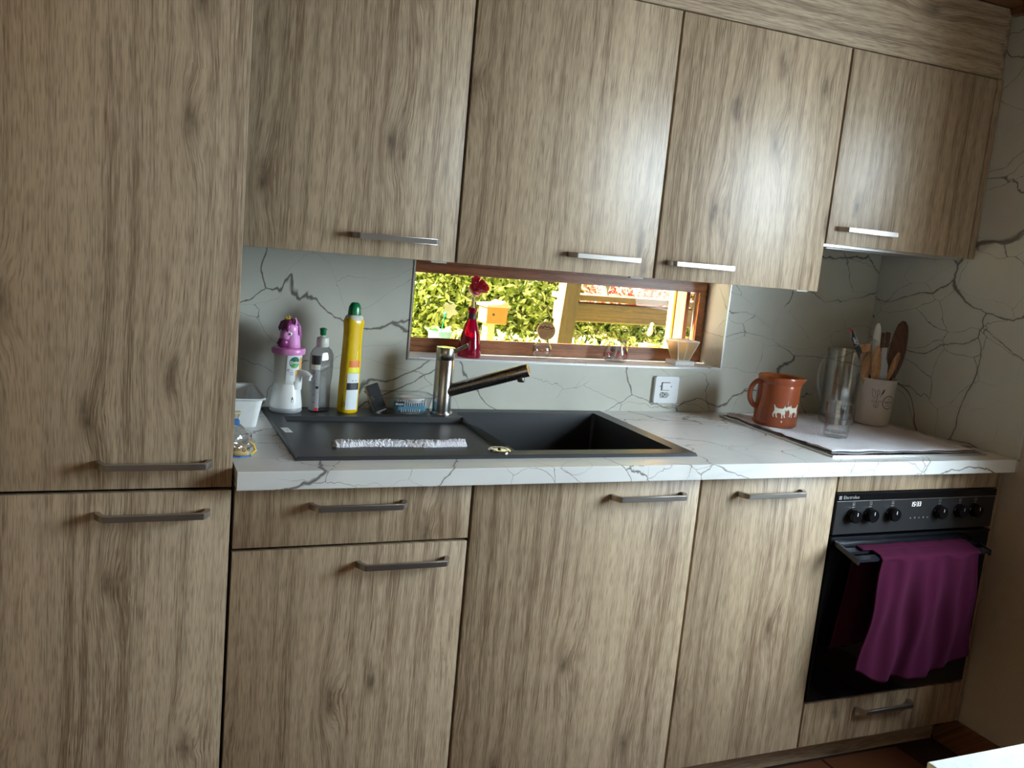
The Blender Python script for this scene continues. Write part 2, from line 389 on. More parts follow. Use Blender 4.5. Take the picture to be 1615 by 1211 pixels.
def ribbon(bm, pts, f, wd=.0008):
    for (a, b) in zip(pts, pts[1:]):
        d = Vector((b[0]-a[0], b[1]-a[1])); L = d.length
        if L < 1e-7: continue
        n = Vector((-d.y, d.x))/L*wd/2; e = d/L*wd*.3
        t = bmesh.new(); t.faces.new([t.verts.new(f(*p)) for p in ((a[0]+n.x-e.x, a[1]+n.y-e.y), (b[0]+n.x+e.x, b[1]+n.y+e.y), (b[0]-n.x+e.x, b[1]-n.y+e.y), (a[0]-n.x-e.x, a[1]-n.y-e.y))]); join(bm, t)
    return bm
def ell(cx, cy, a, b, n=20, rot=0):
    return [(cx+a*math.cos(t)*math.cos(rot)-b*math.sin(t)*math.sin(rot), cy+a*math.cos(t)*math.sin(rot)+b*math.sin(t)*math.cos(rot)) for t in [2*PI*i/n for i in range(n+1)]]

# ------------------------------------------------------------------ room shell
XW, YW, ZC, CEIL = 2.157, .5905, .922, 2.200
b = B(); holed(b, (0, 2), (-.62, 0), (2.42, CEIL), (.5189, 1.0623), (1.5564, 1.375), YW, YW+.17)
struct('wall_back', b, M['marble'])
b = B(); holed(b, (1, 2), (-4.2, 0), (YW+.17, CEIL), (-1.50, .80), (-.44, 2.02), XW+.006, XW+.25)
wr = struct('wall_right', b, M['plaster'])
b = B(); bx(b, XW, XW+.006, -.0425, YW, .886, CEIL-.022, .0008)
obj('marble_panel', b, M['marble_r'], wr)
b = B(); holed(b, (0, 2), (-2.6, 0), (2.42, CEIL), (-2.0, .8), (0, 2.1), -4.2, -4.0); struct('wall_rear', b, M['wall'])
b = B(); bx(b, -2.6, -2.4, -4.2, YW+.17, 0, CEIL); struct('wall_left', b, M['wall'])
b = B(); bx(b, -2.6, 2.42, -6.6, .95, CEIL, CEIL+.15); struct('ceiling', b, M['brownwood'])  # runs on past the rear wall as an added overhang blocking the sun
b = B(); bx(b, XW-.02, XW+.006, -3.9, .222, CEIL-.022, CEIL, .002); struct('trim_1', b, M['brownwood'])
b = B(); bx(b, -2.6, 2.42, -4.2, YW+.17, -.1, -.004); fl = struct('floor', b, M['grout'])
for i in range(13):
    for j in range(13):
        x0 = 1.70-.2915*i+.2915; y0 = .065-.30*j
        xx0, xx1 = x0-.2915+.003, x0-.003
        if xx1 > XW: xx1 = XW
        if xx1-xx0 < .02 or xx0 < -2.4 or y0-.3 < -4.0 or j > 9: continue
        t = B(); dz = random.uniform(-.0006, .0006)
        bx(t, max(xx0, -2.4), xx1, y0-.297, y0-.003, -.01, dz, .0015); obj('floor_tile', t, M['tile'], fl)
b = B(); bx(b, 1.70, XW, .065, .30, -.01, -.001)
# baseboard on the right wall, dark stained tile skirting
b = B(); bx(b, XW-.012, XW+.006, -3.98, .068, 0, .0915, .002); struct('baseboard_right', b, M['brownwood'])

# small kitchen window in its niche
b = B(); holed(b, (0, 2), (.5200, 1.0630), (1.5555, 1.372), (.554, 1.1000), (1.530, 1.3010), .705, .745)
win = struct('window_1', b, M['framewood'])
b = B(); holed(b, (0, 2), (.532, 1.083), (1.543, 1.318), (.556, 1.108), (1.520, 1.2935), .698, .7052); obj('sash', b, M['framewood'], win)
b = B(); holed(b, (0, 2), (.552, 1.0985), (1.531, 1.3025), (.5575, 1.1015), (1.5205, 1.2995), .722, .728); obj('glazing_bead', b, M['alu'], win)
b = B(); bx(b, .554, 1.530, .7155, .7185, 1.100, 1.301); obj('pane', b, M['pane'], win)
b = B(); bx(b, 1.500, 1.5180, .746, .83, 1.07, 1.33, .002); bx(b, .522, .538, .746, .83, 1.07, 1.33, .002); obj('outer_jamb', b, M['outerwood'], win)
b = B(); bx(b, 1.490, 1.4985, .80, .83, 1.07, 1.33, .001); obj('guide_rail', b, M['gold'], win)
b = B(); bx(b, .50, 1.60, .75, 1.02, 1.045, 1.058, .002); struct('window_sill_outer', b, M['alu'])
b = B(); bx(b, .5195, 1.556, YW-.0015, .7045, 1.0625, 1.0655, .001); struct('window_sill', b, M['marble_top'])
b = B(); holed(b, (0, 2), (.5165, 1.0588), (1.5590, 1.3405), (.5210, 1.0632), (1.5545, 1.3400), YW-.003, YW+.002); struct('trim_2', b, M['alu'])
# patio door of the side wall (outside the frame, seen as its light and its reflection)
b = B(); holed(b, (1, 2), (-1.50, .80), (-.44, 2.02), (-1.43, .87), (-.51, 1.95), 2.33, 2.39)
w2 = struct('window_2', b, M['framewood_v'])
b = B(); bx(b, 2.357, 2.362, -1.43, -.51, .87, 1.95); obj('pane', b, M['pane'], w2)
b = B(); holed(b, (0, 2), (-2.0, .8), (0, 2.1), (-1.92, .88), (-.08, 2.02), -4.13, -4.07)
w3 = struct('added_rear_window', b, M['framewood_v'])  # unseen rear window, added to go with the fill lamp

# ------------------------------------------------------------------ cabinets
def handle(parent, xl, z, yf, L=.206, mat='steel', label=None):
    h = .0125; pr = .034
    out = [(0, 0), (0, -.012), (.010, -pr+.004), (.014, -pr), (L-.014, -pr), (L-.010, -pr+.004), (L, -.012), (L, 0), (L-.010, 0), (L-.011, -.010), (L-.019, -pr+.009), (.019, -pr+.009), (.011, -.010), (.010, 0)]
    b = B(); prism(b, out, h, (xl, yf, z-h/2), (1, 0, 0), (0, 1, 0), (0, 0, 1), .0009)
    return obj('handle', b, M[mat], parent, True, 30)
def front(parent, name, x0, x1, z0, z1, yf, mat='oak', th=.019, label=None):
    b = B(); bx(b, x0, x1, yf, yf+th, z0, z1, .0011, 2)
    return obj(name, b, M[mat], parent, True, 30)
def carcass(parent, x0, x1, y0, y1, z0, z1):
    b = B(); th = .016
    for a in ((x0, x0+th, y0, y1, z0, z1), (x1-th, x1, y0, y1, z0, z1), (x0+th, x1-th, y0, y1, z0, z0+th), (x0+th, x1-th, y0, y1, z1-th, z1), (x0+th, x1-th, y1-.006, y1, z0+th, z1-th)): bx(b, *a)
    return obj('carcass', b, M['carcass'], parent)
G = .0034
ZB = .0956
tall = thing('tall_cabinet', 'tall oak-look cabinet at the left edge, full height, two long handles one above the other', 'cabinet', (-.3, .3, 0))
carcass(tall, -.6, -.001, .0205, .5895, ZB+.002, 2.19)
d = front(tall, 'door', -.6+G, -G, .8785+G, 2.192, 0); handle(d, -.248, .9320, 0)
d = front(tall, 'door', -.6+G, -G, ZB, .8785-G, 0); handle(d, -.248, .8335, 0)
b = B(); bx(b, -.6, XW-.014, .07, .088, 0, ZB-.002, .001)
tag(obj('plinth_board', b, M['oak_h'], loc=(.8, .079, 0)), 'oak-look kick board running along the floor under the base cabinets', 'plinth')
X1, X2, X3, X4 = .507, 1.107, 1.541, 2.1424
ZT = .882
c1 = thing('base_cabinet', 'base cabinet with a shallow drawer over a door, first right of the tall cabinet', 'cabinet', (.25, .3, 0), 'base cabinets under the worktop')
carcass(c1, .001, X1-.0005, .0205, .5895, ZB, ZT)
d = front(c1, 'drawer', G, X1-G, .7500+G, .8775, 0); handle(d, .150, .8395, 0)
d = front(c1, 'door', G, X1-G, ZB, .7500-G, 0); handle(d, .256, .7085, 0)
c2 = thing('base_cabinet', 'widest base cabinet, one full-height oak-look door under the black sink', 'cabinet', (.8, .3, 0), 'base cabinets under the worktop')
b = B(); th = .016
for a in ((X1+.0005, X1+th, .0205, .5895, ZB, ZT), (X2-th, X2-.0005, .0205, .5895, ZB, ZT), (X1+th, X2-th, .0205, .5895, ZB, ZB+th), (X1+th, X2-th, .575, .5895, ZB+th, ZT)): bx(b, *a)
obj('carcass', b, M['carcass'], c2)
d = front(c2, 'door', X1+G, X2-G, ZB, .8775, 0); handle(d, .853, .8385, 0)
c3 = thing('base_cabinet', 'narrow base cabinet with one full-height door, directly left of the oven', 'cabinet', (1.32, .3, 0), 'base cabinets under the worktop')
carcass(c3, X2+.0005, X3-.0005, .0205, .5895, ZB, ZT)
d = front(c3, 'door', X2+G, X3-G, ZB, .8775, 0); handle(d, 1.2175, .8365, 0)
c4 = thing('oven_cabinet', 'oak-look cabinet around the black oven with a low drawer and slim top panel', 'cabinet', (1.84, .3, 0))
b = B(); bx(b, X3+.0005, X3+.016, .0205, .5895, ZB, ZT); bx(b, X4-.016, X4-.001, .0205, .5895, ZB, ZT); bx(b, X3+.016, X4-.016, .03, .5895, .2245, .2300); bx(b, X3+.016, X4-.016, .03, .5895, ZB, ZB+.012); obj('carcass', b, M['carcass'], c4)
front(c4, 'filler_panel', X3+G, X4-G+.001, .8310, .8775, 0)
d = front(c4, 'drawer', X3+G, X4-G, ZB, .2245, 0); handle(d, 1.7275, .190, 0)
front(c4, 'side_panel', X4+.001, XW-.001, ZB, .882, 0)
# upper row
YU = .223; U1, U2, U3, U4 = .5037, 1.0413, 1.5806, 2.1318
ZU, ZU4, ZUT = 1.3446, 1.4783, 2.0005
gu = 'wall cabinets above the worktop'
ups = [(0, U1, ZU, .252, 1.3885, 'wall cabinet with one oak-look door, leftmost of the upper row beside the tall cabinet'),
       (U1, U2, ZU, .788, 1.3870, 'wall cabinet with one oak-look door, above the red dish brush and window'),
       (U2, U3, ZU, 1.073, 1.3875, 'wall cabinet with one oak-look door, above the right end of the window'),
       (U3, U4, ZU4, 1.615, 1.5215, 'shorter wall cabinet over the hob, rightmost and ending higher than its neighbours')]
for i, (xa, xb, z0, hx, hz, lab) in enumerate(ups):
    u = thing('wall_cabinet', lab, 'cabinet', ((xa+xb)/2, .4, z0), gu)
    carcass(u, xa+(.002 if i == 0 else .0006), xb-.0006, YU+.0205, .5885, z0+.002, ZUT)
    d = front(u, 'door', xa+(.001 if i == 0 else G), xb-G, z0, ZUT-.002, YU); handle(d, hx, hz, YU)
    if i == 3:
        front(u, 'side_panel', U4+.0015, XW-.001, ZU4, ZUT-.002, YU)
        b = B(); bx(b, U3+.004, U4-.004, YU+.022, .56, ZU4-.008, ZU4+.0015, .001); bx(b, U3+.06, U4-.06, YU+.06, .50, ZU4-.012, ZU4-.008, .001); obj('hood_underside', b, M['alu'], u)
    else:
        b = B(); bx(b, xb-.05, xb-.012, YU+.03, YU+.045, z0-.0045, z0+.002, .0005); obj('hinge_cover', b, M['white'], u)
b = B(); bx(b, .001, U4, YU-.001, YU+.017, ZUT+.001, CEIL-.003, .0011); bx(b, U4, XW-.001, YU+.010, YU+.017, ZUT+.001, CEIL-.003)
tag(obj('filler_board', b, M['oak_h'], loc=(1.06, YU, ZUT)), 'long horizontal-grain oak board between the wall cabinets and the ceiling', 'panel')

# worktop with the sink cut-out
b = B(); holed(b, (0, 1), (.002, -.038), (XW-.0005, YW-.001), (.14, .05), (1.10, .535), .8845, ZC)
bmesh.ops.bevel(b, geom=[e for e in b.edges if all(abs(v.co.y+.038) < 1e-5 for v in e.verts) and abs(e.verts[0].co.z-e.verts[1].co.z) < 1e-5], offset=.0015, segments=2, affect='EDGES')
tag(obj('worktop', b, M['marble_top'], loc=(1.0, .3, .8845)), 'long pale marble-look worktop with fine brown veins, holding the black sink', 'worktop')

# ------------------------------------------------------------------ sink
SZ = ZC+.0085
sink = thing('kitchen_sink', 'black granite sink set in the worktop, drainer on the left and square bowl', 'sink', (.62, .3, ZC))
xs = [.127, .130, .163, .169, .622, .630, .636, .645, 1.062, 1.071, 1.110, 1.113]
ys = [.040, .043, .083, .090, .122, .130, .432, .438, .498, .507, .548, .551]
def hz_(x, y):
    if x <= .127 or x >= 1.113 or y <= .040 or y >= .551: return SZ-.0035
    if .636 <= x <= 1.071 and .083 <= y <= .507:
        if .645 <= x <= 1.062 and .090 <= y <= .498: return .745
        return SZ
    if .169 <= x <= .630 and .130 <= y <= .432: return SZ-.010-.004*(x-.169)/.46
    return SZ
b = B(); g = {}
for i, xv in enumerate(xs):
    for j, yv in enumerate(ys): g[i, j] = b.verts.new((xv, yv, hz_(xv, yv)))
for i in range(len(xs)-1):
    for j in range(len(ys)-1): b.faces.new((g[i, j], g[i+1, j], g[i+1, j+1], g[i, j+1]))
bd = [e for e in b.edges if e.is_boundary]; ex = bmesh.ops.extrude_edge_only(b, edges=bd)
for v in [q for q in ex['geom'] if isinstance(q, bmesh.types.BMVert)]: v.co.z = ZC+.0003
obj('basin', b, M['sink'], sink, True, 25)
b = B(); lathe(b, .855, .30, [(0, .7465), (.030, .7465), (.040, .7475), (.044, .7455)], 28); obj('drain', b, M['chrome'], sink, True)
b = B(); lathe(b, .595, .0795, [(.0265, SZ), (.0265, SZ+.002), (.024, SZ+.0045), (.018, SZ+.0045), (.017, SZ+.0035), (0, SZ+.0035)], 36); obj('waste_knob', b, M['chrome'], sink, True)
b = B(); lathe(b, .595, .0795, [(.004, SZ+.0036), (.004, SZ+.006), (0, SZ+.006)], 12); obj('knob_pin', b, M['dark'], sink)
b = B(); prism(b, [(.137, .309), (.1545, .309), (.1585, .262), (.141, .262)], .0004, (0, 0, SZ), (1, 0, 0), (0, 1, 0), (0, 0, 1)); obj('sticker', b, M['white'], sink)
b = B()
for k in range(4): bx(b, .144+k*.002, .152, .275+k*.006, .2765+k*.006, SZ+.0004, SZ+.0006)
obj('sticker_print', b, M['print_grey'], sink)

# ------------------------------------------------------------------ faucet
fx, fy = .5925, .4925
fa = thing('kitchen_faucet', 'brushed steel faucet with a slanting spout standing on the black sink', 'faucet', (fx, fy, SZ))
b = B(); lathe(b, fx, fy, [(0, SZ), (.031, SZ), (.031, SZ+.004), (.0295, SZ+.006), (.0255, SZ+.006), (.0252, 1.0745), (.0245, 1.0755), (.0245, 1.0765)], 40); obj('body', b, M['faucet'], fa, True)
b = B(); lathe(b, fx, fy, [(.0245, 1.0768), (.0253, 1.0778), (.0253, 1.1085), (.0243, 1.1100), (0, 1.1100)], 40); obj('cap', b, M['faucet'], fa, True)
p0 = Vector((fx+.012, fy-.009, .9935)); p1 = Vector((.780, .362, 1.0760)); dr = (p1-p0).normalized()
b = B(); tube(b, [p0, p0+dr*.105], .0172, 28); obj('spout', b, M['faucet'], fa, True)
b = B(); tube(b, [p0+dr*.1055, p0+dr*.1065], .0163, 28); tube(b, [p0+dr*.107, p1-dr*.002, p1], [.0176, .0176, .0168], 28); obj('pull_out_head', b, M['faucet'], fa, True)
q = p1-dr*.020; b = B(); tube(b, [q+Vector((0, 0, -.012)), q+Vector((.001, 0, -.0245)), q+Vector((.001, 0, -.027))], [.0105, .0105, .0095], 20); obj('aerator', b, M['faucet'], fa, True)
b = B(); tube(b, [(fx+.016, fy-.012, 1.0985), (fx+.050, fy-.030, 1.1225)], .0046, 14); obj('lever', b, M['faucet'], fa, True)

# ------------------------------------------------------------------ oven
ov = thing('built_in_oven', 'black built-in oven with six round knobs and a lit clock', 'oven', (1.84, .3, .23))
OY = -.004
b = B(); bx(b, X3+.018, X4-.018, .032, .56, .2330, .824); obj('body', b, M['carcass'], ov)
b = B(); bx(b, X3+.003, X4-.003, OY, .030, .7135, .8262, .0012); fp = obj('control_panel', b, M['fascia'], ov)
b = B(); bx(b, X3+.003, X4-.003, OY-.0012, OY, .8055, .8068); obj('trim_line', b, M['alu'], fp)
b = B(); bx(b, X3+.003, X4-.003, OY-.0006, OY+.0004, .8068, .8262); obj('top_strip', b, M['blackglass'], fp)
kz = .7665
for kx in (1.6035, 1.6635, 1.7430, 1.9195, 1.9985, 2.0600):
    b = B(); Mx = Matrix.Translation((kx, OY, kz)) @ Matrix.Rotation(PI/2, 4, 'X')
    lathe(b, 0, 0, [(0.0205, 0), (.0205, .003), (.0185, .005), (.0180, .018), (.0165, .020), (0, .020)], 32, Mx)
    kn = obj('knob', b, M['blackplastic'], ov, True)
    b = B(); bx(b, kx-.0009, kx+.0009, OY-.0206, OY-.0199, kz+.003, kz+.012); obj('pointer', b, M['white'], kn)
b = B()
for i, kx in enumerate((1.6035, 1.6635, 1.7430, 1.9195, 1.9985, 2.0600)):
    for a in ((kx-.004, kx+.004, kz+.0265, kz+.0272), (kx-.004, kx+.004, kz+.0345, kz+.0352), (kx-.004, kx-.0033, kz+.0265, kz+.0352), (kx+.0033, kx+.004, kz+.0265, kz+.0352)): bx(b, a[0], a[1], OY-.0005, OY, a[2], a[3])
    bx(b, kx-.002+.0015*(i % 2), kx+.001, OY-.0005, OY, kz+.029, kz+.031)
    bx(b, kx-.0045, kx+.0045, OY-.0005, OY, kz+.0212, kz+.0225)
for i in range(5): bx(b, 1.815+i*.016, 1.819+i*.016, OY-.0005, OY, .7490, .7525+.001*(i % 2))
obj('symbols', b, M['print_grey'], fp, stuff=True)
# clock 15:33 in seven segments
b = B(); SEG = {'1': 'bc', '5': 'afgcd', '3': 'abgcd'}
def digit(ch, x0, z0, wd=.0060, h=.0125, t=.0011):
    R = {'a': (0, wd, h-t, h), 'g': (0, wd, h/2-t/2, h/2+t/2), 'd': (0, wd, 0, t), 'f': (0, t, h/2, h), 'e': (0, t, 0, h/2), 'b': (wd-t, wd, h/2, h), 'c': (wd-t, wd, 0, h/2)}
    for s_ in SEG[ch]:
        r = R[s_]; bx(b, x0+r[0], x0+r[1], OY-.0012, OY-.0002, z0+r[2], z0+r[3])
for ch, xo in (('1', -.018), ('5', -.009), ('3', .0035), ('3', .0125)): digit(ch, 1.8285+xo, .7845)
for zz in (.788, .7935): bx(b, 1.8285-.0008, 1.8285+.0008, OY-.0012, OY-.0002, zz, zz+.0018)
obj('clock_digits', b, emis('clock_light', (.9, .97, 1), 1.4), fp)
b = B(); text_mesh(b, 'Electrolux', .0135, lambda u, v: (1.5635+u, OY-.0011, .8165+v), 'LEFT'); 
for k in range(4): bx(b, 1.5485+.005*(k % 2), 1.5525+.005*(k % 2), OY-.0012, OY-.0008, .8115+.0052*(k//2), .8155+.0052*(k//2))
obj('brand_lettering', b, M['print_grey'], fp)
b = B(); bx(b, X3+.003, X4-.003, OY, .026, .2325, .7060, .0012); dv = obj('door', b, M['blackglass'], ov)
b = B(); bx(b, X3+.003, X4-.003, OY-.002, OY+.004, .6985, .7062, .001); obj('door_edge', b, M['rail'], dv)
# towel rail hung on the oven door
RX0, RX1 = 1.553, 2.040; RZ = .6800
rl = thing('towel_rail', 'black slatted towel rail projecting from the top of the oven door', 'towel rail', (1.8, -.05, .69))
for xa in (RX0, RX1-.006):
    b = B(); prism(b, [(OY-.0025, .6985), (OY-.0025, .6860), (-.098, RZ-.016), (-.098, RZ-.001)], .006, (xa, 0, 0), (0, 1, 0), (0, 0, 1), (1, 0, 0)); obj('arm', b, M['rail'], rl)
def rz(y): return .6965+(RZ-.0025-.6965)*(y/-.098)
for ya, yb in ((-.006, -.026), (-.040, -.060), (-.077, -.098)):
    b = B(); prism(b, [(ya, rz(ya)), (yb, rz(yb)), (yb, rz(yb)-.007), (ya, rz(ya)-.007)], RX1-RX0-.012, (RX0+.006, 0, 0), (0, 1, 0), (0, 0, 1), (1, 0, 0)); obj('slat', b, M['rail'], rl)
# purple towel
def cloth(path_fn, nu, nv, th=.003):
    t = bmesh.new(); g = [[t.verts.new(path_fn(i/nu, j/nv)) for j in range(nv+1)] for i in range(nu+1)]
    for i in range(nu):
        for j in range(nv): t.faces.new((g[i][j], g[i+1][j], g[i+1][j+1], g[i][j+1]))
    bmesh.ops.recalc_face_normals(t, faces=t.faces[:]); bmesh.ops.solidify(t, geom=t.faces[:], thickness=th); return t
def tw_front(u, v):
    # v: 0 behind the front slat .. over it .. 1 hem
    L1 = .10
    xt = 1.630+.360*u; zb = .352+.022*math.sin(u*5.2+2.2)-.020*math.exp(-((u-.17)/.10)**2)
    fold = (math.sin(u*21+.6)+.7*math.sin(u*37+2)+.5*math.sin(u*11-1))*.5
    if v < .14:
        k = v/.14; y = -.034-.060*k; z = rz(y)+.0045+.0012*fold
        return (xt+.004*math.sin(9*v), y, z)
    if v < .20:
        k = (v-.14)/.06; a = k*PI/2; y = -.094-.0115*math.sin(a); z = rz(-.094)+.0045-.0115*(1-math.cos(a)); return (xt, y-.001*fold, z)
    k = (v-.20)/.80; z = (rz(-.094)-.007)*(1-k)+zb*k
    sp = k*(.035*(u-.35)*(1.15 if u > .35 else 1.6))
    amp = .004+.009*min(1, k*2.2)
    y = -.1058-.004*k+amp*fold-.006*math.sin(k*3)+.004*math.sin(k*9+u*14)
    return (xt+sp+.004*math.sin(k*4+u*16)-.010*k, min(y, -.072+.02*k) if k > .03 else y, z)
def tw_back(u, v):
    xt = 1.600+.40*u; zb = .400+.02*math.sin(u*4)
    fold = (math.sin(u*23+1)+.6*math.sin(u*41))*.5
    if v < .18: k = v/.18; y = -.036-.0*k-.026*(1-k); return (xt, y, rz(y)+.005+.001*fold)
    k = (v-.18)/.82; z = rz(-.036)*(1-k)+zb*k; return (xt-.025*k*(1-u)+.003*math.sin(k*5+u*12), -.0335+.004*fold*min(1, k*3)+.003*k, z+.0045*(1-k))
tb = B(); join(tb, cloth(tw_front, 120, 60)); t2 = cloth(tw_back, 70, 36, .0025); join(tb, t2)
tag(obj('kitchen_towel', tb, M['purple'], None, True, 180, loc=(1.83, -.09, .68)), 'crumpled dark purple towel hanging over the rail on the oven door', 'towel')

# ------------------------------------------------------------------ hob and what stands on it
hob = thing('cooktop', 'black glass cooktop with a thin steel edge under the white towel', 'cooktop', (1.80, .26, ZC))
b = B(); bx(b, 1.5245, 2.0925, .0155, .5165, ZC+.0002, ZC+.004, .001); obj('glass_plate', b, M['blackglass'], hob)
b = B(); holed(b, (0, 1), (1.5225, .0135), (2.0945, .5185), (1.5265, .0175), (2.0905, .5145), ZC+.0002, ZC+.0052); obj('steel_frame', b, M['alu'], hob)
TZ = ZC+.0115
def tcl(u, v):
    x_ = 1.553+.532*u; y_ = .055+.468*v
    x_ += .0045*math.sin(v*31)+.003*math.sin(v*57+1) if u < .03 or u > .97 else 0
    y_ += .004*math.sin(u*28) if v < .03 or v > .97 else 0
    ed = min(u, 1-u, v, 1-v); lift = .0035*max(0, 1-ed*9)*math.sin(u*9+v*13)
    z = TZ-.0035+.0012*math.sin(u*17+1)*math.sin(v*13)*(1 if ed > .04 else 0)
    z = min(z, TZ-.0028)+max(0, lift)+(.0011*rng.rand() if ed > .01 else 0)-.0005
    return (x_, y_, z)
def slab(fn, nu, nv, zb):
    t = bmesh.new(); g = [[t.verts.new(fn(i/nu, j/nv)) for j in range(nv+1)] for i in range(nu+1)]
    for i in range(nu):
        for j in range(nv): t.faces.new((g[i][j], g[i+1][j], g[i+1][j+1], g[i][j+1]))
    rim = [e for e in t.edges if e.is_boundary]; ex = bmesh.ops.extrude_edge_only(t, edges=rim)
    for v in [q for q in ex['geom'] if isinstance(q, bmesh.types.BMVert)]: v.co.z = min(zb, v.co.z-.0015) if v.co.z > zb+.002 else v.co.z-.001
    return t
tag(obj('terry_towel', slab(tcl, 240, 210, ZC+.0053), M['terry'], None, True, 180, loc=(1.81, .29, ZC)), 'white terry towel spread flat over the cooktop under the jugs and glass', 'towel')

# terracotta jug with goats
jx, jy, jr = 1.613, .3675, .0628
jug = thing('terracotta_jug', 'terracotta jug painted with white goats, standing on the terry towel', 'jug', (jx, jy, TZ))
saz = math.atan2(-.62, .78)
def jr_(z): 
    k = (z-TZ)/.146; return jr*(1.035-.05*k if k < .86 else .985+.035*min(1, (k-.86)/.14))
def jdef(v, a, r, z):
    k = max(0, (z-(TZ+.112))/.034); d = math.atan2(math.sin(a-saz), math.cos(a-saz)); s_ = math.exp(-(d/.42)**2)*k**1.6
    return Vector((jx+(v.x-jx)*(1+.21*s_), jy+(v.y-jy)*(1+.21*s_), z-.000*s_))
pr_ = [(0, TZ), (jr*.98, TZ), (jr*1.035, TZ+.004)]+[(jr_(TZ+.146*k), TZ+.146*k) for k in (.1, .3, .5, .7, .8, .84)]+[(jr*.975, TZ+.1260), (jr*1.0, TZ+.1285), (jr*1.01, TZ+.138), (jr*1.025, TZ+.1445), (jr*1.0, TZ+.1475), (jr*.95, TZ+.145)]
b = B(); lathe(b, jx, jy, pr_, 64, deform=jdef); obj('body', b, M['terracotta'], jug, True, 60)
b = B(); lathe(b, jx, jy, [(jr*.95, TZ+.145), (jr*.93, TZ+.12), (jr*.93, TZ+.008), (0, TZ+.008)], 64, deform=jdef); obj('inner_wall', b, M['terracotta_in'], jug, True)
ha = math.atan2(.30, -1)
hp = []
for k in range(15):
    t = k/14; a = -PI*.50+PI*t
    hp.append(Vector((jx+(jr*.93+.030*math.cos(a)*(1 if k > 6 else 1))*math.cos(ha), jy+(jr*.93+.030*math.cos(a))*math.sin(ha), TZ+.090+.040*math.sin(a))))
b = B(); tube(b, hp, [.0075]*15, 12); 
for v in b.verts: pass
obj('handle', b, M['terracotta'], jug, True)
goat1 = [(-.020, .019), (-.0175, .021), (-.014, .0135), (-.006, .0105), (.006, .0105), (.010, .013), (.0125, .0205), (.015, .0135), (.0205, .0165), (.024, .012), (.0225, .006), (.0175, .004), (.0155, -.001), (.014, -.008), (.0165, -.0165), (.0135, -.0165), (.0105, -.008), (.0095, -.0045), (.0075, -.010), (.0085, -.0185), (.0055, -.0185), (.0045, -.008), (.002, -.0035), (-.006, -.0025), (-.0095, -.006), (-.0085, -.012), (-.0065, -.0175), (-.0095, -.018), (-.0125, -.0095), (-.0145, -.004), (-.0175, -.008), (-.0160, -.0165), (-.019, -.0165), (-.0215, -.0075), (-.017, .004), (-.0175, .0125)]
caz = math.atan2(-1.8048-jy, -.2221-jx)
fg = wrapper(jx, jy, jr_, caz+.20, .0006, TZ+.048); b = B(); wrap_poly(b, goat1, fg, n=1)
fg2 = wrapper(jx, jy, jr_, caz+.88, .0007, TZ+.051); wrap_poly(b, [(-u*.95, v) for u, v in goat1][::-1], fg2, n=1); obj('goat_painting', b, M['goat'], jug)
b = B()
for (u, v) in ((-.0175, -.0175), (-.008, -.0185), (.007, -.0195), (.015, -.0175)):
    wrap_poly(b, ell(u, v, .0016, .0014, 8)[:-1], wrapper(jx, jy, jr_, caz+.20, .0010, TZ+.048), n=0)
    wrap_poly(b, ell(-u*.95, v, .0016, .0014, 8)[:-1], wrapper(jx, jy, jr_, caz+.88, .0010, TZ+.051), n=0)
for pts in ([(.013, .006), (.0145, .001), (.017, -.001), (.0155, .006)], [(.016, .017), (.0185, .0215), (.0195, .017)]): wrap_poly(b, pts, wrapper(jx, jy, jr_, caz+.20, .0011, TZ+.048), n=0)
ribbon(b, [(.0175, .0095), (.019, .0085), (.021, .0095)], wrapper(jx, jy, jr_, caz+.20, .0011, TZ+.048), .0006)
obj('goat_markings', b, M['ink'], jug, stuff=True)
b = B(); wrap_poly(b, [(-.002, 0), (.001, .0035), (.003, .001), (.0015, -.004), (-.0005, -.003)], wrapper(jx, jy, jr_, caz+.30, .0009, TZ+.020), n=0); 
ribbon(b, [(0, .022), (.0012, .034)], wrapper(jx, jy, jr_, caz+.52, .0009, TZ+.048), .0007); obj('painted_flower', b, M['goat'], jug, stuff=True)

# glass pitcher
gx, gy, gr = 1.8835, .4015, .0545
pit = thing('glass_pitcher', 'tall clear glass pitcher between the terracotta jug and utensil crock', 'pitcher', (gx, gy, TZ))
paz = math.atan2(-.45, .89)
def pdef(v, a, r, z):
    k = max(0, (z-(TZ+.195))/.036); d = math.atan2(math.sin(a-paz), math.cos(a-paz)); s_ = math.exp(-(d/.33)**2)*k**1.5
    return Vector((gx+(v.x-gx)*(1+.34*s_), gy+(v.y-gy)*(1+.34*s_), z+.003*s_))
b = B(); lathe(b, gx, gy, [(0, TZ), (gr*.96, TZ), (gr, TZ+.006), (gr, TZ+.12), (gr*1.0, TZ+.2), (gr*1.02, TZ+.231), (gr*.97, TZ+.232), (gr*.94, TZ+.2), (gr*.93, TZ+.02), (gr*.7, TZ+.013), (0, TZ+.012)], 56, deform=pdef)
obj('body', b, M['glass'], pit, True, 60)
b = B(); ph = math.atan2(.25, -1); pts = []
for t_ in range(19):
    k = t_/18; rr_ = gr*.98+.034*math.sin(k*PI)**.7*(1-.35*k); pts.append((gx+rr_*math.cos(ph), gy+rr_*math.sin(ph), TZ+.215-.150*k))
tube(b, pts, .0048, 12); obj('handle', b, M['glass'], pit, True)

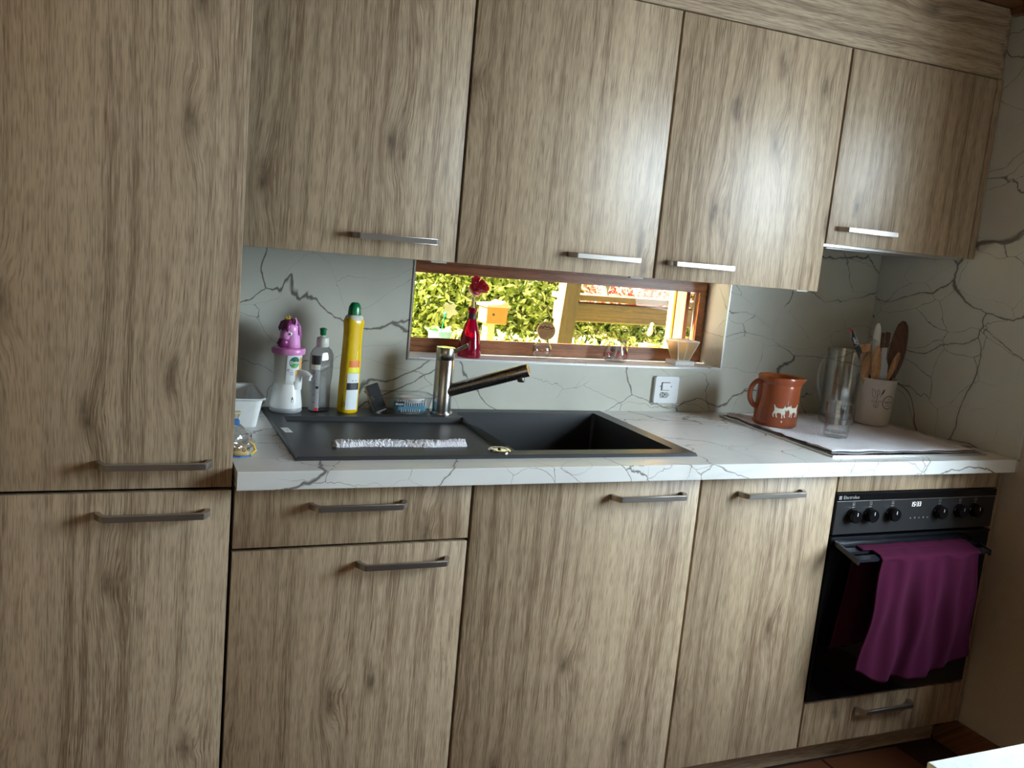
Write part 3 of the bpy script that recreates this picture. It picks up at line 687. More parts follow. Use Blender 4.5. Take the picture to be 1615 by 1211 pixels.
# tumbler
tx, ty = 1.708, .2085
tm = thing('tumbler', 'small faceted clear drinking glass in front of the glass pitcher', 'glass', (tx, ty, TZ))
b = B()
def tdef(v, a, r, z):
    f_ = 1-.035*abs(math.sin(a*5))*(1 if z < TZ+.085 else .2); return Vector((tx+(v.x-tx)*f_, ty+(v.y-ty)*f_, z))
lathe(b, tx, ty, [(0, TZ), (.033, TZ), (.0345, TZ+.004), (.0365, TZ+.04), (.0405, TZ+.098), (.0385, TZ+.099), (.0348, TZ+.045), (.0322, TZ+.014), (.02, TZ+.011), (0, TZ+.011)], 60, deform=tdef)
obj('body', b, M['glass'], tm, True, 30)
b = B(); rg = random.Random(3)
for k in range(34):
    a = rg.uniform(0, 2*PI); z = TZ+.014+rg.random()**2*.05; r = .0345+.03*(z-TZ)*.8
    t = bmesh.new(); bmesh.ops.create_icosphere(t, subdivisions=1, radius=rg.uniform(.0008, .0018)); bmesh.ops.translate(t, verts=t.verts, vec=(tx+r*math.cos(a), ty+r*math.sin(a), z)); join(b, t)
obj('water_drops', b, M['glass'], tm, True, stuff=True)

# utensil crock
kx, ky = 2.0135, .3860
cr = thing('utensil_crock', 'cream ceramic crock printed with utensils and a round stamp, filled with cooking spoons', 'crock', (kx, ky, TZ))
def kr(z):
    k = (z-TZ)/.150; return .0535+.0085*k
b = B(); lathe(b, kx, ky, [(0, TZ), (.048, TZ), (.0520, TZ+.003), (.0537, TZ+.008), (kr(TZ+.08), TZ+.08), (kr(TZ+.143), TZ+.143), (.0665, TZ+.1475), (.0665, TZ+.150), (.0600, TZ+.150), (.0565, TZ+.14), (.049, TZ+.01), (0, TZ+.01)], 56); obj('pot', b, M['crock'], cr, True, 50)
kaz = math.atan2(-1.8048-ky, -.2221-kx); fk_0 = wrapper(kx, ky, kr, kaz+.22, .0005, TZ+.088)
def fk(u, v): return fk_0(u*1.4, v*1.35)
b = B()
ribbon(b, [(-.016, .022), (-.013, .006), (-.009, .001), (-.006, .006), (-.010, .020), (-.016, .022)], fk, .0008)
ribbon(b, ell(-.002, .016, .0028, .006, 14, .1), fk, .0008); ribbon(b, [(-.0025, .010), (-.003, -.002)], fk, .0012)
ribbon(b, [(.002, .004), (.0065, .013)], fk, .0010); ribbon(b, [(.0065, .013), (.010, .022)], fk, .0034)
for s_ in (-1, 1):
    ribbon(b, ell(-.003+s_*.006, -.006, .0045, .0022, 12, s_*.3), fk, .0007)
ribbon(b, ell(-.006, -.017, .0022, .0050, 12, .2), fk, .0008); ribbon(b, ell(.000, -.016, .0022, .0045, 12, -.2), fk, .0008); ribbon(b, [(-.003, -.002), (-.003, -.011)], fk, .0009)
fk2_0 = wrapper(kx, ky, kr, kaz+.22, .0005, TZ+.088-.004)
def fk2(u, v): return fk2_0((u-.029)*1.35+.0355, v*1.35)
for r in (.0160, .0145): ribbon(b, ell(.029, -.004, r, r, 30), fk2, .0009)
text_mesh(b, 'Utensils', .0088, lambda u, v: fk2(.029+u*.80, -.003+v), 'CENTER', bold=.0001)
text_mesh(b, 'the', .0052, lambda u, v: fk2(.029+u, .0040+v)); text_mesh(b, 'kitchen', .0050, lambda u, v: fk2(.029+u, -.0105+v))
obj('print', b, M['ink'], cr, stuff=True)
def blade(bm, base, tip, wid, prof, th=.004, side=None, n=26):
    """flat tool: prof(k)->half width factor along its length, oriented to show its face"""
    a = Vector(base); c = Vector(tip); d = (c-a); L = d.length; d.normalize()
    s = Vector(side).normalized() if side is not None else Vector((.9, -.43, 0)); s = (s-d*s.dot(d)).normalized(); nn = d.cross(s)
    t = bmesh.new(); rings = []
    for i in range(n+1):
        k = i/n; h = max(prof(k), .02)*wid; p = a+d*L*k
        m = 10; tt = th*(1 if k < .97 else .6); rings.append([t.verts.new(p+s*h*math.cos(2*PI*j/m)+nn*tt/2*math.sin(2*PI*j/m)) for j in range(m)])
    for A, Bq in zip(rings, rings[1:]):
        for j in range(10): t.faces.new((A[j], A[(j+1) % 10], Bq[(j+1) % 10], Bq[j]))
    t.faces.new(rings[0][::-1]); t.faces.new(rings[-1]); join(bm, t); return bm
def sp(k0, hw=.22):
    def f(k):
        if k < k0: return hw+.03*(k/k0)
        q = (k-k0)/(1-k0); return hw+(1-hw)*math.sin(min(1, q*1.9)*PI/2)**1.2*math.sqrt(max(0, 1-max(0, (q-.45)/.55)**2.2))
    return f
ZB0 = TZ+.012
def at(px, py, y=None): return None
tools = [
 ('wooden_spoon', 'large dark wooden spoon, tallest in the crock, broad oval bowl at right', (2.047, .374, ZB0), (2.1040, .400, 1.2660), .0270, sp(.36, .22), .006, 'darkspoon'),
 ('wooden_spatula', 'flat-ended light wooden spatula at the left of the crock', (1.981, .378, ZB0), (1.9335, .376, 1.1900), .0165, lambda k: .35+.65*min(1, max(0, (k-.45)/.25)), .004, 'spoon'),
 ('wooden_spoon', 'light wooden spoon with a narrow bowl, beside the flat-ended spatula', (1.990, .360, ZB0), (1.9607, .351, 1.1880), .0145, sp(.42, .3), .005, 'spoon'),
 ('silicone_spatula', 'pale grey silicone spatula with a notched head in the middle of the crock', (2.015, .362, ZB0), (1.9800, .342, 1.1840), .0165, lambda k: .3 if k < .45 else (.3+.7*min(1, (k-.45)/.12) if k < .78 else (1-.45*min(1, (k-.78)/.05))), .004, 'slate'),
 ('wooden_spoon', 'small brown wooden spoon with a pointed bowl at the front right of the crock', (2.004, .378, ZB0), (2.0463, .345, 1.1700), .0100, sp(.58, .3), .005, 'spoon'),
 ('wooden_spoon', 'dark wooden handle standing upright behind the grey spatula', (2.043, .402, ZB0), (2.0446, .420, 1.2240), .0068, lambda k: .9, .010, 'darkspoon'),
 ('wooden_spoon', 'dark wooden handle with a hooked end just left of the largest spoon', (2.052, .388, ZB0), (2.0645, .420, 1.2260), .0068, lambda k: .8 if k < .9 else 1.1, .010, 'darkspoon'),
 ('pastry_brush', 'off-white rounded tool head standing at the back of the crock', (2.022, .408, ZB0), (2.0276, .430, 1.2515), .0130, sp(.62, .35), .012, 'white_m'),
]
for nm, lab, a, c, wd, pf, th, mt in tools:
    b = B(); blade(b, a, c, wd, pf, th); tag(obj(nm, b, M[mt], None, True, 60, loc=a), lab, 'utensil', 'cooking utensils in the crock')
ws = thing('wire_whisk', 'small steel wire whisk among the wooden spoons in the crock', 'utensil', (2.000, .396, ZB0), 'cooking utensils in the crock')
b = B(); tube(b, [(2.000, .396, ZB0), (1.998, .406, 1.110)], .004, 8); obj('grip', b, M['alu'], ws, True)
b = B()
for k in range(5):
    a = PI*k/5; pts = []
    for j in range(17):
        t = PI*j/16; rr_ = .0290*math.sin(t)**.8; pts.append((1.998+rr_*math.cos(a), .408+.55*rr_*math.sin(a), 1.154-.047*math.cos(t)))
    tube(b, pts, .0007, 6); tube(b, [(2*1.998-p[0], 2*.408-p[1], p[2]) for p in pts], .0007, 6)
obj('wires', b, M['alu'], ws, True)
pk = thing('packet_stick', 'slim black and white printed packet with a red tip at the left of the crock', 'packet', (2.030, .386, 1.000), 'cooking utensils in the crock')
pa, pc = Vector((2.030, .386, 1.000)), Vector((1.8690, .385, 1.2400)); dd = (pc-pa).normalized(); ss = Vector((.9, -.43, 0)); ss = (ss-dd*ss.dot(dd)).normalized(); nn_ = dd.cross(ss)
if nn_.y > 0: nn_ = -nn_
LL = (pc-pa).length
b = B(); prism(b, [(-.007, 0), (.007, 0), (.008, LL-.035), (.004, LL-.016), (-.004, LL-.004), (-.009, LL-.03)], .0025, pa, ss, dd, nn_); obj('sleeve', b, M['black'], pk)
b = B(); fpk = lambda u, v: tuple(pa+ss*u+dd*(LL+v)+nn_*.0029)
for (u0, v0, u1, v1) in ((-.008, -.035, -.002, -.012), (.005, -.02, .0075, -.075), (-.006, -.04, .003, -.04), (-.005, -.047, .004, -.05), (-.006, -.055, .001, -.053), (-.003, -.060, .005, -.063), (-.006, -.070, .004, -.068), (-.002, -.040, -.004, -.060)): ribbon(b, [(u0, v0), (u1, v1)], fpk, .0013)
text_mesh(b, 'HEP', .013, lambda u, v: fpk(v, -.055-u), 'CENTER'); obj('print', b, M['labelw'], pk, stuff=True)
b = B(); prism(b, [(-.008, LL-.020), (.001, LL-.016), (-.004, LL-.003)], .0034, pa, ss, dd, nn_); obj('tip', b, M['red'], pk)

# ------------------------------------------------------------------ things on the sink ledge
# soap dispenser with a pony head lid
sx, sy = .1810, .5060
so = thing('soap_dispenser', 'white automatic soap dispenser with a pink pony head lid and green round logo', 'soap dispenser', (sx, sy, SZ))
b = B(); lathe(b, sx, sy, [(0, SZ), (.038, SZ), (.0405, SZ+.003), (.0410, SZ+.010), (.0400, SZ+.0115)], 44); obj('base_ring', b, M['slate'], so, True)
def sdef(v, a, r, z):
    # front right side rises into the spout column
    return v
b = B(); lathe(b, sx, sy, [(.0400, SZ+.0115), (.0405, SZ+.014), (.0385, SZ+.030), (.0355, SZ+.050), (.0335, SZ+.066), (.0325, SZ+.072), (0, SZ+.072)], 44); obj('housing', b, M['white'], so, True)
def sr(z): return .0325+(z-(SZ+.072))*.055
b = B(); lathe(b, sx, sy, [(.0315, SZ+.0722), (.0322, SZ+.09), (.0335, SZ+.12), (.0350, SZ+.148), (0, SZ+.148)], 44); obj('soap_bottle', b, M['soap'], so, True)
b = B(); lathe(b, sx, sy, [(.0352, SZ+.146), (.0405, SZ+.147), (.0415, SZ+.150), (.0415, SZ+.158), (.0395, SZ+.1615), (0, SZ+.1625)], 44); lid = obj('lid', b, M['pink'], so, True)
caz = math.atan2(-1.8048-sy, -.2221-sx); saz2 = caz+.55
# spout column on the right front
sd = Vector((math.cos(caz+1.02), math.sin(caz+1.02), 0)); b = B()
c0 = Vector((sx, sy, 0))
tube(b, [c0+sd*.024+Vector((0, 0, SZ+.060)), c0+sd*.026+Vector((0, 0, SZ+.080)), c0+sd*.029+Vector((0, 0, SZ+.094)), c0+sd*.040+Vector((0, 0, SZ+.1015)), c0+sd*.056+Vector((0, 0, SZ+.100)), c0+sd*.067+Vector((0, 0, SZ+.094))], [.016, .0150, .0135, .0095, .0080, .0060], 18); obj('spout', b, M['white'], so, True)
b = B(); tube(b, [c0+sd*.063+Vector((0, 0, SZ+.093)), c0+sd*.063+Vector((0, 0, SZ+.085))], .0045, 12); obj('nozzle', b, M['white'], so, True)
fs = wrapper(sx, sy, lambda z: .0315+(z-(SZ+.072))*.046, caz+.52, .0016, SZ+.110)
b = B(); wrap_grid(b, -.020, .020, -.030, .035, fs, 16, 3); obj('label', b, M['labelw'], so)
fs1 = wrapper(sx, sy, lambda z: .0315+(z-(SZ+.072))*.046, caz+.52, .0020, SZ+.110)
b = B(); wrap_grid(b, .002, .020, -.030, -.001, fs1, 8, 2); wrap_grid(b, .013, .020, -.001, .030, fs1, 4, 2); obj('label_orange', b, M['orange'], so)
fs2 = wrapper(sx, sy, lambda z: .0315+(z-(SZ+.072))*.046, caz+.52, .0023, SZ+.110)
b = B(); wrap_poly(b, ell(-.001, .0185, .0125, .0145, 28)[:-1], fs2, n=1); obj('logo_disc', b, M['dgreen'], so)
b = B(); wrap_poly(b, [p for p in ell(-.001, .0185, .0118, .0138, 28)[:-1] if p[1] < .0165], wrapper(sx, sy, lambda z: .0315+(z-(SZ+.072))*.046, caz+.52, .0025, SZ+.110), n=1); obj('logo_lower', b, M['lgreen'], so)
fs3 = wrapper(sx, sy, lambda z: .0315+(z-(SZ+.072))*.046, caz+.52, .0028, SZ+.110)
b = B(); text_mesh(b, 'Dettol', .0098, lambda u, v: fs3(-.001+u*.92, .0185+v), bold=.0003); obj('logo_lettering', b, M['white'], so)
b = B(); text_mesh(b, 'C', .0075, lambda u, v: fs3(-.0150+u, -.001+v), bold=.0003); text_mesh(b, 'are', .0045, lambda u, v: fs3(-.0075+u, -.002+v))
for k in range(3): ribbon(b, [(-.0155+.002*k, -.0065-.003*k), (-.003, -.0065-.003*k)], fs3, .0007)
ribbon(b, [(.004, -.0025), (.017, -.0025)], fs3, .0012)
fs4 = wrapper(sx, sy, lambda z: .0345+.0*(z), caz+.42, .0015, SZ+.037); wrap_poly(b, smooth_closed([(0, .0085), (.0032, -.0005), (.0030, -.0045), (0, -.0065), (-.0030, -.0045), (-.0032, -.0005)], 3), wrapper(sx, sy, lambda z: .0385-.14*max(0, z-SZ-.02), caz+.42, .0014, SZ+.034), n=0); obj('small_print', b, M['ink'], so, stuff=True)
# pony head
HZ = SZ+.1620
side = Vector((math.cos(caz+PI/2), math.sin(caz+PI/2), 0)); tow = Vector((math.cos(caz), math.sin(caz), 0))
fc = (-side*.80+tow*.60).normalized(); lt = fc.cross(Vector((0, 0, 1))).normalized()     # muzzle points left and to the viewer
if lt.dot(tow) < 0: lt = -lt
def P3(f, s, z): return c0+fc*f+lt*s+Vector((0, 0, HZ+z))
def blob(bm, pts, rad, seg=14):
    tube(bm, pts, rad, seg)
b = B(); blob(b, [P3(-.009, 0, -.0015), P3(-.008, 0, .010), P3(-.006, 0, .024), P3(-.003, 0, .036), P3(0, 0, .046), P3(.001, 0, .053), P3(.001, 0, .058)], [.0185, .0178, .0172, .0180, .0185, .0140, .004], 20)
blob(b, [P3(-.004, 0, .043), P3(.005, 0, .037), P3(.011, 0, .027), P3(.014, 0, .018)], [.0150, .0155, .0122, .0105], 20); obj('pony_head', b, M['pink_l'], lid, True, 180)
b = B(); blob(b, [P3(.011, 0, .020), P3(.0145, 0, .014), P3(.0160, 0, .008), P3(.0160, 0, .003), P3(.0155, 0, .000)], [.0100, .0128, .0130, .0105, .004], 20); obj('muzzle', b, M['plum'], lid, True, 180)
b = B()
for s_ in (-1, 1): blob(b, [P3(-.003, s_*.011, .050), P3(-.004, s_*.0125, .060), P3(-.0045, s_*.013, .068)], [.0052, .0050, .0012], 12)
obj('ears', b, M['pink_l'], lid, True, 180)
b = B()
for s_ in (-1, 1): b = B(); blob(b, [P3(-.001, s_*.0130+.0022*s_, .053), P3(-.0015, s_*.0145+.0022*s_, .059), P3(-.0025, s_*.0140+.0018*s_, .064)], [.0022, .0026, .0008], 8); obj('inner_ear', b, M['plum'], lid, True, 180)
pass
b = B(); blob(b, [P3(.000, 0, .055), P3(-.009, 0, .053), P3(-.017, 0, .044), P3(-.021, 0, .030), P3(-.021, 0, .014), P3(-.020, 0, .0)], [.0090, .0110, .0110, .0100, .0085, .0050], 16)
for s_ in (-1, 1): blob(b, [P3(-.012, s_*.009, .050), P3(-.014, s_*.015, .038), P3(-.013, s_*.0165, .028)], [.005, .0045, .001], 10)
obj('mane', b, M['mane'], lid, True, 180)
b = B()
for s_, q in ((-1, 1.0), (0, 1.15), (1, 1.0)): blob(b, [P3(.004, s_*.004, .058), P3(.0125, s_*.010, .052), P3(.0165*q, s_*.0135, .042), P3(.0165*q, s_*.0145, .036)], [.0070, .0068, .0045, .0010], 12)
obj('forelock', b, M['plum'], lid, True, 180)
b = B(); eb = P3(.0095, .0115, .0315); blob(b, [P3(.0065, .0095, .0320), P3(.0088, .0140, .0322), P3(.0093, .0150, .0323)], [.0055, .0048, .0010], 14); obj('eye', b, M['white'], lid, True, 180)
b = B(); blob(b, [P3(.0095, .0138, .0315), P3(.0103, .0158, .0316)], [.0022, .0020], 10); blob(b, [P3(.010, .0105, .0395), P3(.007, .0145, .0412), P3(.003, .0165, .0395)], .0009, 6); obj('pupil_and_brow', b, M['black'], lid, True)
b = B()
for s_ in (-1, 1): blob(b, [P3(.0255, s_*.0045, .0105), P3(.0285, s_*.005, .0105)], .0014, 8)
obj('nostrils', b, M['dark'], lid, True)
b = B(); cc = P3(.006, -.001, .0655)
lathe(b, cc.x, cc.y, [(.0052, cc.z-.004), (.0060, cc.z), (.0052, cc.z), (.0045, cc.z-.004)], 16)
for k in range(6):
    a = 2*PI*k/6; q = cc+Vector((.0056*math.cos(a), .0056*math.sin(a), 0)); tube(b, [q, q+Vector((.001*math.cos(a), .001*math.sin(a), .0045))], [.0018, .0004], 6)
obj('crown', b, M['gold'], lid, True)
hp0 = Vector((0, 0, HZ-SZ))
for ch in lid.children:
    if 'logo' in ch.name: continue
    ch.data.transform(Matrix.Translation(hp0) @ Matrix.Scale(1.12, 4) @ Matrix.Translation(-hp0))

def sq_lathe(bm, cx, cy, prof, seg=40, p=2.6, asp=1.0, rot=0.0, cap=True):
    """rounded-rectangle section bottle: prof (half width, z)"""
    t = bmesh.new(); rings = []
    for r, z in prof:
        ring = []
        for i in range(seg):
            a = 2*PI*i/seg; ca, sa = math.cos(a), math.sin(a); k = (abs(ca)**p+abs(sa)**p)**(-1/p)
            x_, y_ = r*k*ca, r*asp*k*sa; ring.append(t.verts.new((cx+x_*math.cos(rot)-y_*math.sin(rot), cy+x_*math.sin(rot)+y_*math.cos(rot), z)))
        rings.append(ring)
    for A, Bq in zip(rings, rings[1:]):
        for i in range(seg): t.faces.new((A[i], A[(i+1) % seg], Bq[(i+1) % seg], Bq[i]))
    if cap: t.faces.new(rings[0][::-1]); t.faces.new(rings[-1])
    join(bm, t); return bm
# clear washing-up bottle
cx_, cy_ = .2630, .4960
cl = thing('dish_soap_bottle', 'clear nearly empty washing-up bottle with a green cap, right of the soap dispenser', 'bottle', (cx_, cy_, SZ))
b = B(); sq_lathe(b, cx_, cy_, [(.0235, SZ), (.0270, SZ+.003), (.0275, SZ+.03), (.0270, SZ+.070), (.0300, SZ+.090), (.0310, SZ+.115), (.0305, SZ+.148), (.0250, SZ+.160), (.0165, SZ+.168), (.0145, SZ+.170)], 44, 3.0, .62, .42); obj('body', b, M['darkclear'], cl, True, 60)
b = B(); lathe(b, cx_, cy_, [(.0145, SZ+.168), (.0155, SZ+.170), (.0155, SZ+.178), (.0150, SZ+.1785), (.0155, SZ+.179), (.0150, SZ+.191), (.0060, SZ+.1945), (.0055, SZ+.198), (0, SZ+.198)], 32); obj('collar', b, M['soap'], cl, True, 40)
b = B(); lathe(b, cx_, cy_, [(.0065, SZ+.197), (.0078, SZ+.199), (.0078, SZ+.209), (.0095, SZ+.2105), (.0095, SZ+.2130), (.0050, SZ+.216), (0, SZ+.2165)], 20); obj('cap', b, M['green'], cl, True, 40)
lx, ly = math.cos(.42+PI), math.sin(.42+PI)
ang = .42
ux_ = Vector((-math.sin(ang), math.cos(ang), 0)); nx_ = Vector((-math.cos(ang), -math.sin(ang), 0)); lo_ = Vector((cx_, cy_, SZ))+nx_*.0295
vx = Vector((math.cos(ang), math.sin(ang), 0))
def flab(u, v):
    # wraps the left front corner of the bottle
    k = (u+.013)/.026; a = PI+.55*(k-.5)*2+.15
    ca, sa = math.cos(a), math.sin(a); p = 3.0; kk = (abs(ca)**p+abs(sa)**p)**(-1/p); z = SZ+v; r = np.interp(v, [0, .03, .07, .09, .115, .148], [.0272, .0277, .0272, .0302, .0312, .0307])+.0005
    x_, y_ = r*kk*ca, r*.62*kk*sa*1.02; return (cx_+x_*math.cos(ang)-y_*math.sin(ang), cy_+x_*math.sin(ang)+y_*math.cos(ang), z)
b = B(); wrap_grid(b, -.013, .022, .006, .148, flab, 12, 24); obj('label', b, M['labelg'], cl)
def flab2(u, v): p = Vector(flab(u, v)); q = p-Vector((cx_, cy_, p.z)); return tuple(p+q.normalized()*.0006)
b = B(); rg = random.Random(5)
wrap_grid(b, .000, .022, .125, .148, flab2, 8, 4)
for k in range(34):
    v = .012+k*.0032; u0 = rg.uniform(.0, .006); ribbon(b, [(u0, v), (rg.uniform(.012, .020), v)], flab2, .0011)
wrap_poly(b, ell(.017, .066, .0035, .0035, 12)[:-1], flab2, n=0); obj('label_print', b, M['black'], cl, stuff=True)
b = B(); wrap_grid(b, .014, .021, .006, .014, flab2, 4, 2); obj('label_red', b, M['red'], cl)
b = B(); wrap_grid(b, .000, .022, .112, .124, flab2, 8, 2); obj('label_band', b, M['soap'], cl)

# yellow cleaner bottle
yx, yy = .3360, .4945
ye = thing('cleaner_bottle', 'tall yellow cleaning bottle with a green cap, leaning slightly', 'bottle', (yx, yy, SZ))
b = B(); sq_lathe(b, yx, yy, [(.0225, SZ), (.0265, SZ+.004), (.0265, SZ+.05), (.0258, SZ+.12), (.0243, SZ+.18), (.0243, SZ+.212), (.0262, SZ+.232), (.0262, SZ+.238), (.0225, SZ+.247), (.0180, SZ+.250)], 44, 2.6, .80, .35); obj('body', b, M['yellow'], ye, True, 50)
b = B(); sq_lathe(b, yx, yy, [(.0253, SZ+.2395), (.0225, SZ+.2480), (.0180, SZ+.2530)], 40, 2.4, .82, .35); obj('collar', b, M['soap'], ye, True)
b = B(); sq_lathe(b, yx, yy, [(.0165, SZ+.246), (.0172, SZ+.256), (.0160, SZ+.272), (.0118, SZ+.281), (.0080, SZ+.2845), (.001, SZ+.285)], 32, 2.3, .85, .35); obj('cap', b, M['green'], ye, True, 50)
ycaz = math.atan2(-1.8048-yy, -.2221-yx)
def fy_(off):
    def f(u, v):
        z = SZ+v; r = np.interp(v, [0, .05, .12, .18, .212], [.0265, .0265, .0258, .0243, .0243])+off; a = ycaz+.42+u/.026-.35
        ca, sa = math.cos(a), math.sin(a); p = 2.6; k = (abs(ca)**p+abs(sa)**p)**(-1/p); x_, y_ = r*k*ca, r*.80*k*sa
        return (yx+x_*math.cos(.35)-y_*math.sin(.35), yy+x_*math.sin(.35)+y_*math.cos(.35), z)
    return f
F0, F1 = fy_(.0005), fy_(.0009)
b = B(); wrap_grid(b, -.014, .019, .010, .105, F0, 12, 8); obj('label', b, M['labelw'], ye)
b = B(); wrap_grid(b, -.013, .019, .106, .120, F0, 12, 2); obj('label_band', b, M['lyellow'], ye)
b = B(); wrap_grid(b, -.011, .019, .1205, .137, F0, 12, 2); obj('label_orange', b, M['orange_r'], ye)
b = B(); wrap_grid(b, -.013, .019, .062, .080, F1, 12, 2); ribbon(b, [(-.002, .086), (.012, .086)], F1, .0014)
for k in range(12): ribbon(b, [(-.024, .014+k*.003), (-.021, .014+k*.003)], F1, .0011)
ribbon(b, ell(-.0185, .024, .0035, .0050, 14), F1, .0012); obj('label_print', b, M['black'], ye, stuff=True)
b = B(); wrap_grid(b, .0065, .0095, .140, .162, F1, 4, 4)
for k in range(5): text_mesh(b, 'BREFX'[k], .009, lambda u, v, k=k: F1(.006+v, .150-k*.0075-u*1.0)) if False else None
obj('label_stripe', b, M['lyellow'], ye)
ye.rotation_euler = (0, math.radians(.8), 0)

# clear plastic tub with sponges
bxx = thing('clear_tub', 'clear plastic tub holding sponges, between the yellow bottle and the faucet', 'tub', (.476, .50, SZ))
def rrect(x0, x1, y0, y1, r, n=5):
    out = []
    for cx, cy, a0 in ((x1-r, y1-r, 0), (x0+r, y1-r, PI/2), (x0+r, y0+r, PI), (x1-r, y0+r, 3*PI/2)):
        for k in range(n+1): a = a0+PI/2*k/n; out.append((cx+r*math.cos(a), cy+r*math.sin(a)))
    return out
def tub(bm, rows):
    t = bmesh.new(); rings = [[t.verts.new((x, y, z)) for x, y in rrect(*rc)] for rc, z in rows]
    for A, Bq in zip(rings, rings[1:]):
        n = len(A)
        for i in range(n): t.faces.new((A[i], A[(i+1) % n], Bq[(i+1) % n], Bq[i]))
    t.faces.new(rings[0][::-1]); join(bm, t); return bm
b = B(); tub(b, [((.404, .548, .464, .540, .020), SZ+.001), ((.401, .551, .461, .543, .022), SZ+.003), ((.393, .560, .456, .548, .024), SZ+.045), ((.387, .566, .451, .552, .026), SZ+.046), ((.387, .566, .451, .552, .026), SZ+.048)])
obj('shell', b, M['clearplastic'], bxx, True, 60)
b = B(); pts = [(x, y, SZ+.0475) for x, y in rrect(.387, .566, .451, .552, .026)]; tube(b, pts+[pts[0]], .0013, 6); pts = [(x, y, SZ+.002) for x, y in rrect(.402, .550, .462, .542, .021)]; tube(b, pts+[pts[0]], .0010, 6)
obj('rim', b, M['clearplastic'], bxx, True)
b = B(); Rm = Matrix.Rotation(math.radians(-22), 3, 'Y') @ Matrix.Rotation(math.radians(-8), 3, 'X')
bx(b, .408, .443, .494, .510, SZ+.006, SZ+.082, .003, 2, Rm, (.440, .50, SZ+.006)); spg = tag(obj('sponge', b, M['sponge'], loc=(.43, .50, SZ+.005)), 'grey and black scouring sponge leaning upright in the clear plastic tub', 'sponge')
b = B(); bx(b, .411, .443, .4905, .4940, SZ+.010, SZ+.082, .0008, 1, Rm, (.440, .50, SZ+.006)); obj('scouring_pad', b, M['char'], spg)
b = B(); bx(b, .462, .545, .474, .525, SZ+.004, SZ+.030, .008, 3); bs = tag(obj('blue_sponge', b, M['blue'], loc=(.50, .50, SZ+.004)), 'pale blue ribbed sponge lying in the right end of the clear tub', 'sponge')
b = B()
for k in range(13): bx(b, .464+k*.0062, .4665+k*.0062, .4715, .4745, SZ+.022, SZ+.038, .0006)
for k in range(9): bx(b, .474+k*.0062, .4765+k*.0062, .4715, .4745, SZ+.006, SZ+.013, .0004)
obj('ribs', b, M['labelw'], bs, stuff=True)
b = B(); lathe(b, .510, .50, [(.030, SZ+.030), (.034, SZ+.038), (.033, SZ+.0415), (.026, SZ+.043), (0, SZ+.043)], 30); obj('rim_disc', b, M['white_m'], bs, True)
b = B(); bx(b, .4535, .4800, .4655, .4685, SZ+.022, SZ+.0345, .0008); tgk = obj('tag', b, M['black'], bs)
b = B(); text_mesh(b, 'diaqua', .0085, lambda u, v: (.46675+u, .4652, SZ+.0285+v), bold=.0002); obj('tag_lettering', b, M['white'], bs)

# white rectangular tub at the left
wt = thing('white_tub', 'white plastic tub half hidden behind the edge of the tall cabinet', 'tub', (.055, .43, ZC))
b = B(); tub(b, [((.010, .088, .345, .515, .014), ZC+.0005), ((.0085, .0895, .343, .517, .016), ZC+.003), ((.005, .1000, .331, .530, .018), ZC+.066), ((.003, .1060, .326, .536, .020), ZC+.068), ((.003, .1070, .325, .537, .020), ZC+.0705), ((.004, .1055, .3265, .5355, .020), ZC+.0720), ((.0075, .0985, .3335, .5285, .018), ZC+.070), ((.0110, .0870, .346, .514, .014), ZC+.005)])
bmf = B(); bx(bmf, .012, .086, .348, .512, ZC+.003, ZC+.006, .001); join(b, bmf)
obj('shell', b, M['white'], wt, True, 50)
# bread bag
bg = thing('bread_bag', 'clear plastic bread bag closed with a blue clip in front of the white tub', 'bag', (.03, .12, ZC))
b = B(); t = bmesh.new(); bmesh.ops.create_icosphere(t, subdivisions=4, radius=1)
rs = np.random.RandomState(4); ph = rs.uniform(0, 6, 12)
for v in t.verts:
    p = v.co.copy(); a = math.atan2(p.y, p.x); wob = 1+.09*math.sin(5*a+ph[0]+4*p.z)+.06*math.sin(9*a+ph[1]-7*p.z)+.05*math.sin(13*p.z+ph[2]+3*a)
    k = (p.z+1)/2; tp = (1-k)**.55*.95+.16 if k > .25 else 1.0
    x_ = p.x*.050*wob*tp; y_ = p.y*.055*wob*tp
    v.co = Vector((.008+max(x_, -.004) if x_ < -.004 else .008+x_, .125+y_, ZC+.001+max(0, k*.062+.004*math.sin(6*a+ph[3]))))
    if v.co.x < .0035: v.co.x = .0035+.0005*rs.rand()
join(b, t); obj('film', b, M['film'], bg, True, 180)
b = B(); bx(b, .0045, .038, .075, .150, ZC+.001, ZC+.014, .006, 2); obj('crust', b, M['bamboo'], bg, True)
b = B(); bx(b, .006, .022, .116, .136, ZC+.0575, ZC+.068, .003, 2); obj('neck_band', b, M['bluep'], bg, True)
b = B(); tube(b, [(.013, .126, ZC+.064), (.013, .126, ZC+.074), (.014, .126, ZC+.080)], [.004, .007, .008], 12); obj('twisted_neck', b, M['film'], bg, True)
b = B(); bx(b, .0045, .024, .120, .132, ZC+.0795, ZC+.085, .001); obj('clip', b, plain('clip_cream', (.75, .62, .34), .5), bg)
b = B(); tube(b, [(.005, .072, ZC+.0014), (.020, .071, ZC+.0016), (.042, .078, ZC+.002)], .0016, 8); obj('printed_hem', b, M['bluep'], bg)
b = B(); tube(b, [(.041, .080, ZC+.004), (.052, .092, ZC+.010), (.048, .098, ZC+.022), (.038, .092, ZC+.030)], [.002, .0030, .0022, .001], 8); obj('printed_edge', b, M['gold'], bg, True)
b = B(); ribbon(b, ell(.026, .0, .003, .003, 12), lambda u, v: (u, .0705+.0, ZC+.016+v), .0012); ribbon(b, ell(.035, .001, .003, .003, 5), lambda u, v: (u, .0735, ZC+.016+v), .0009); obj('printed_marks', b, M['black'], bg, stuff=True)

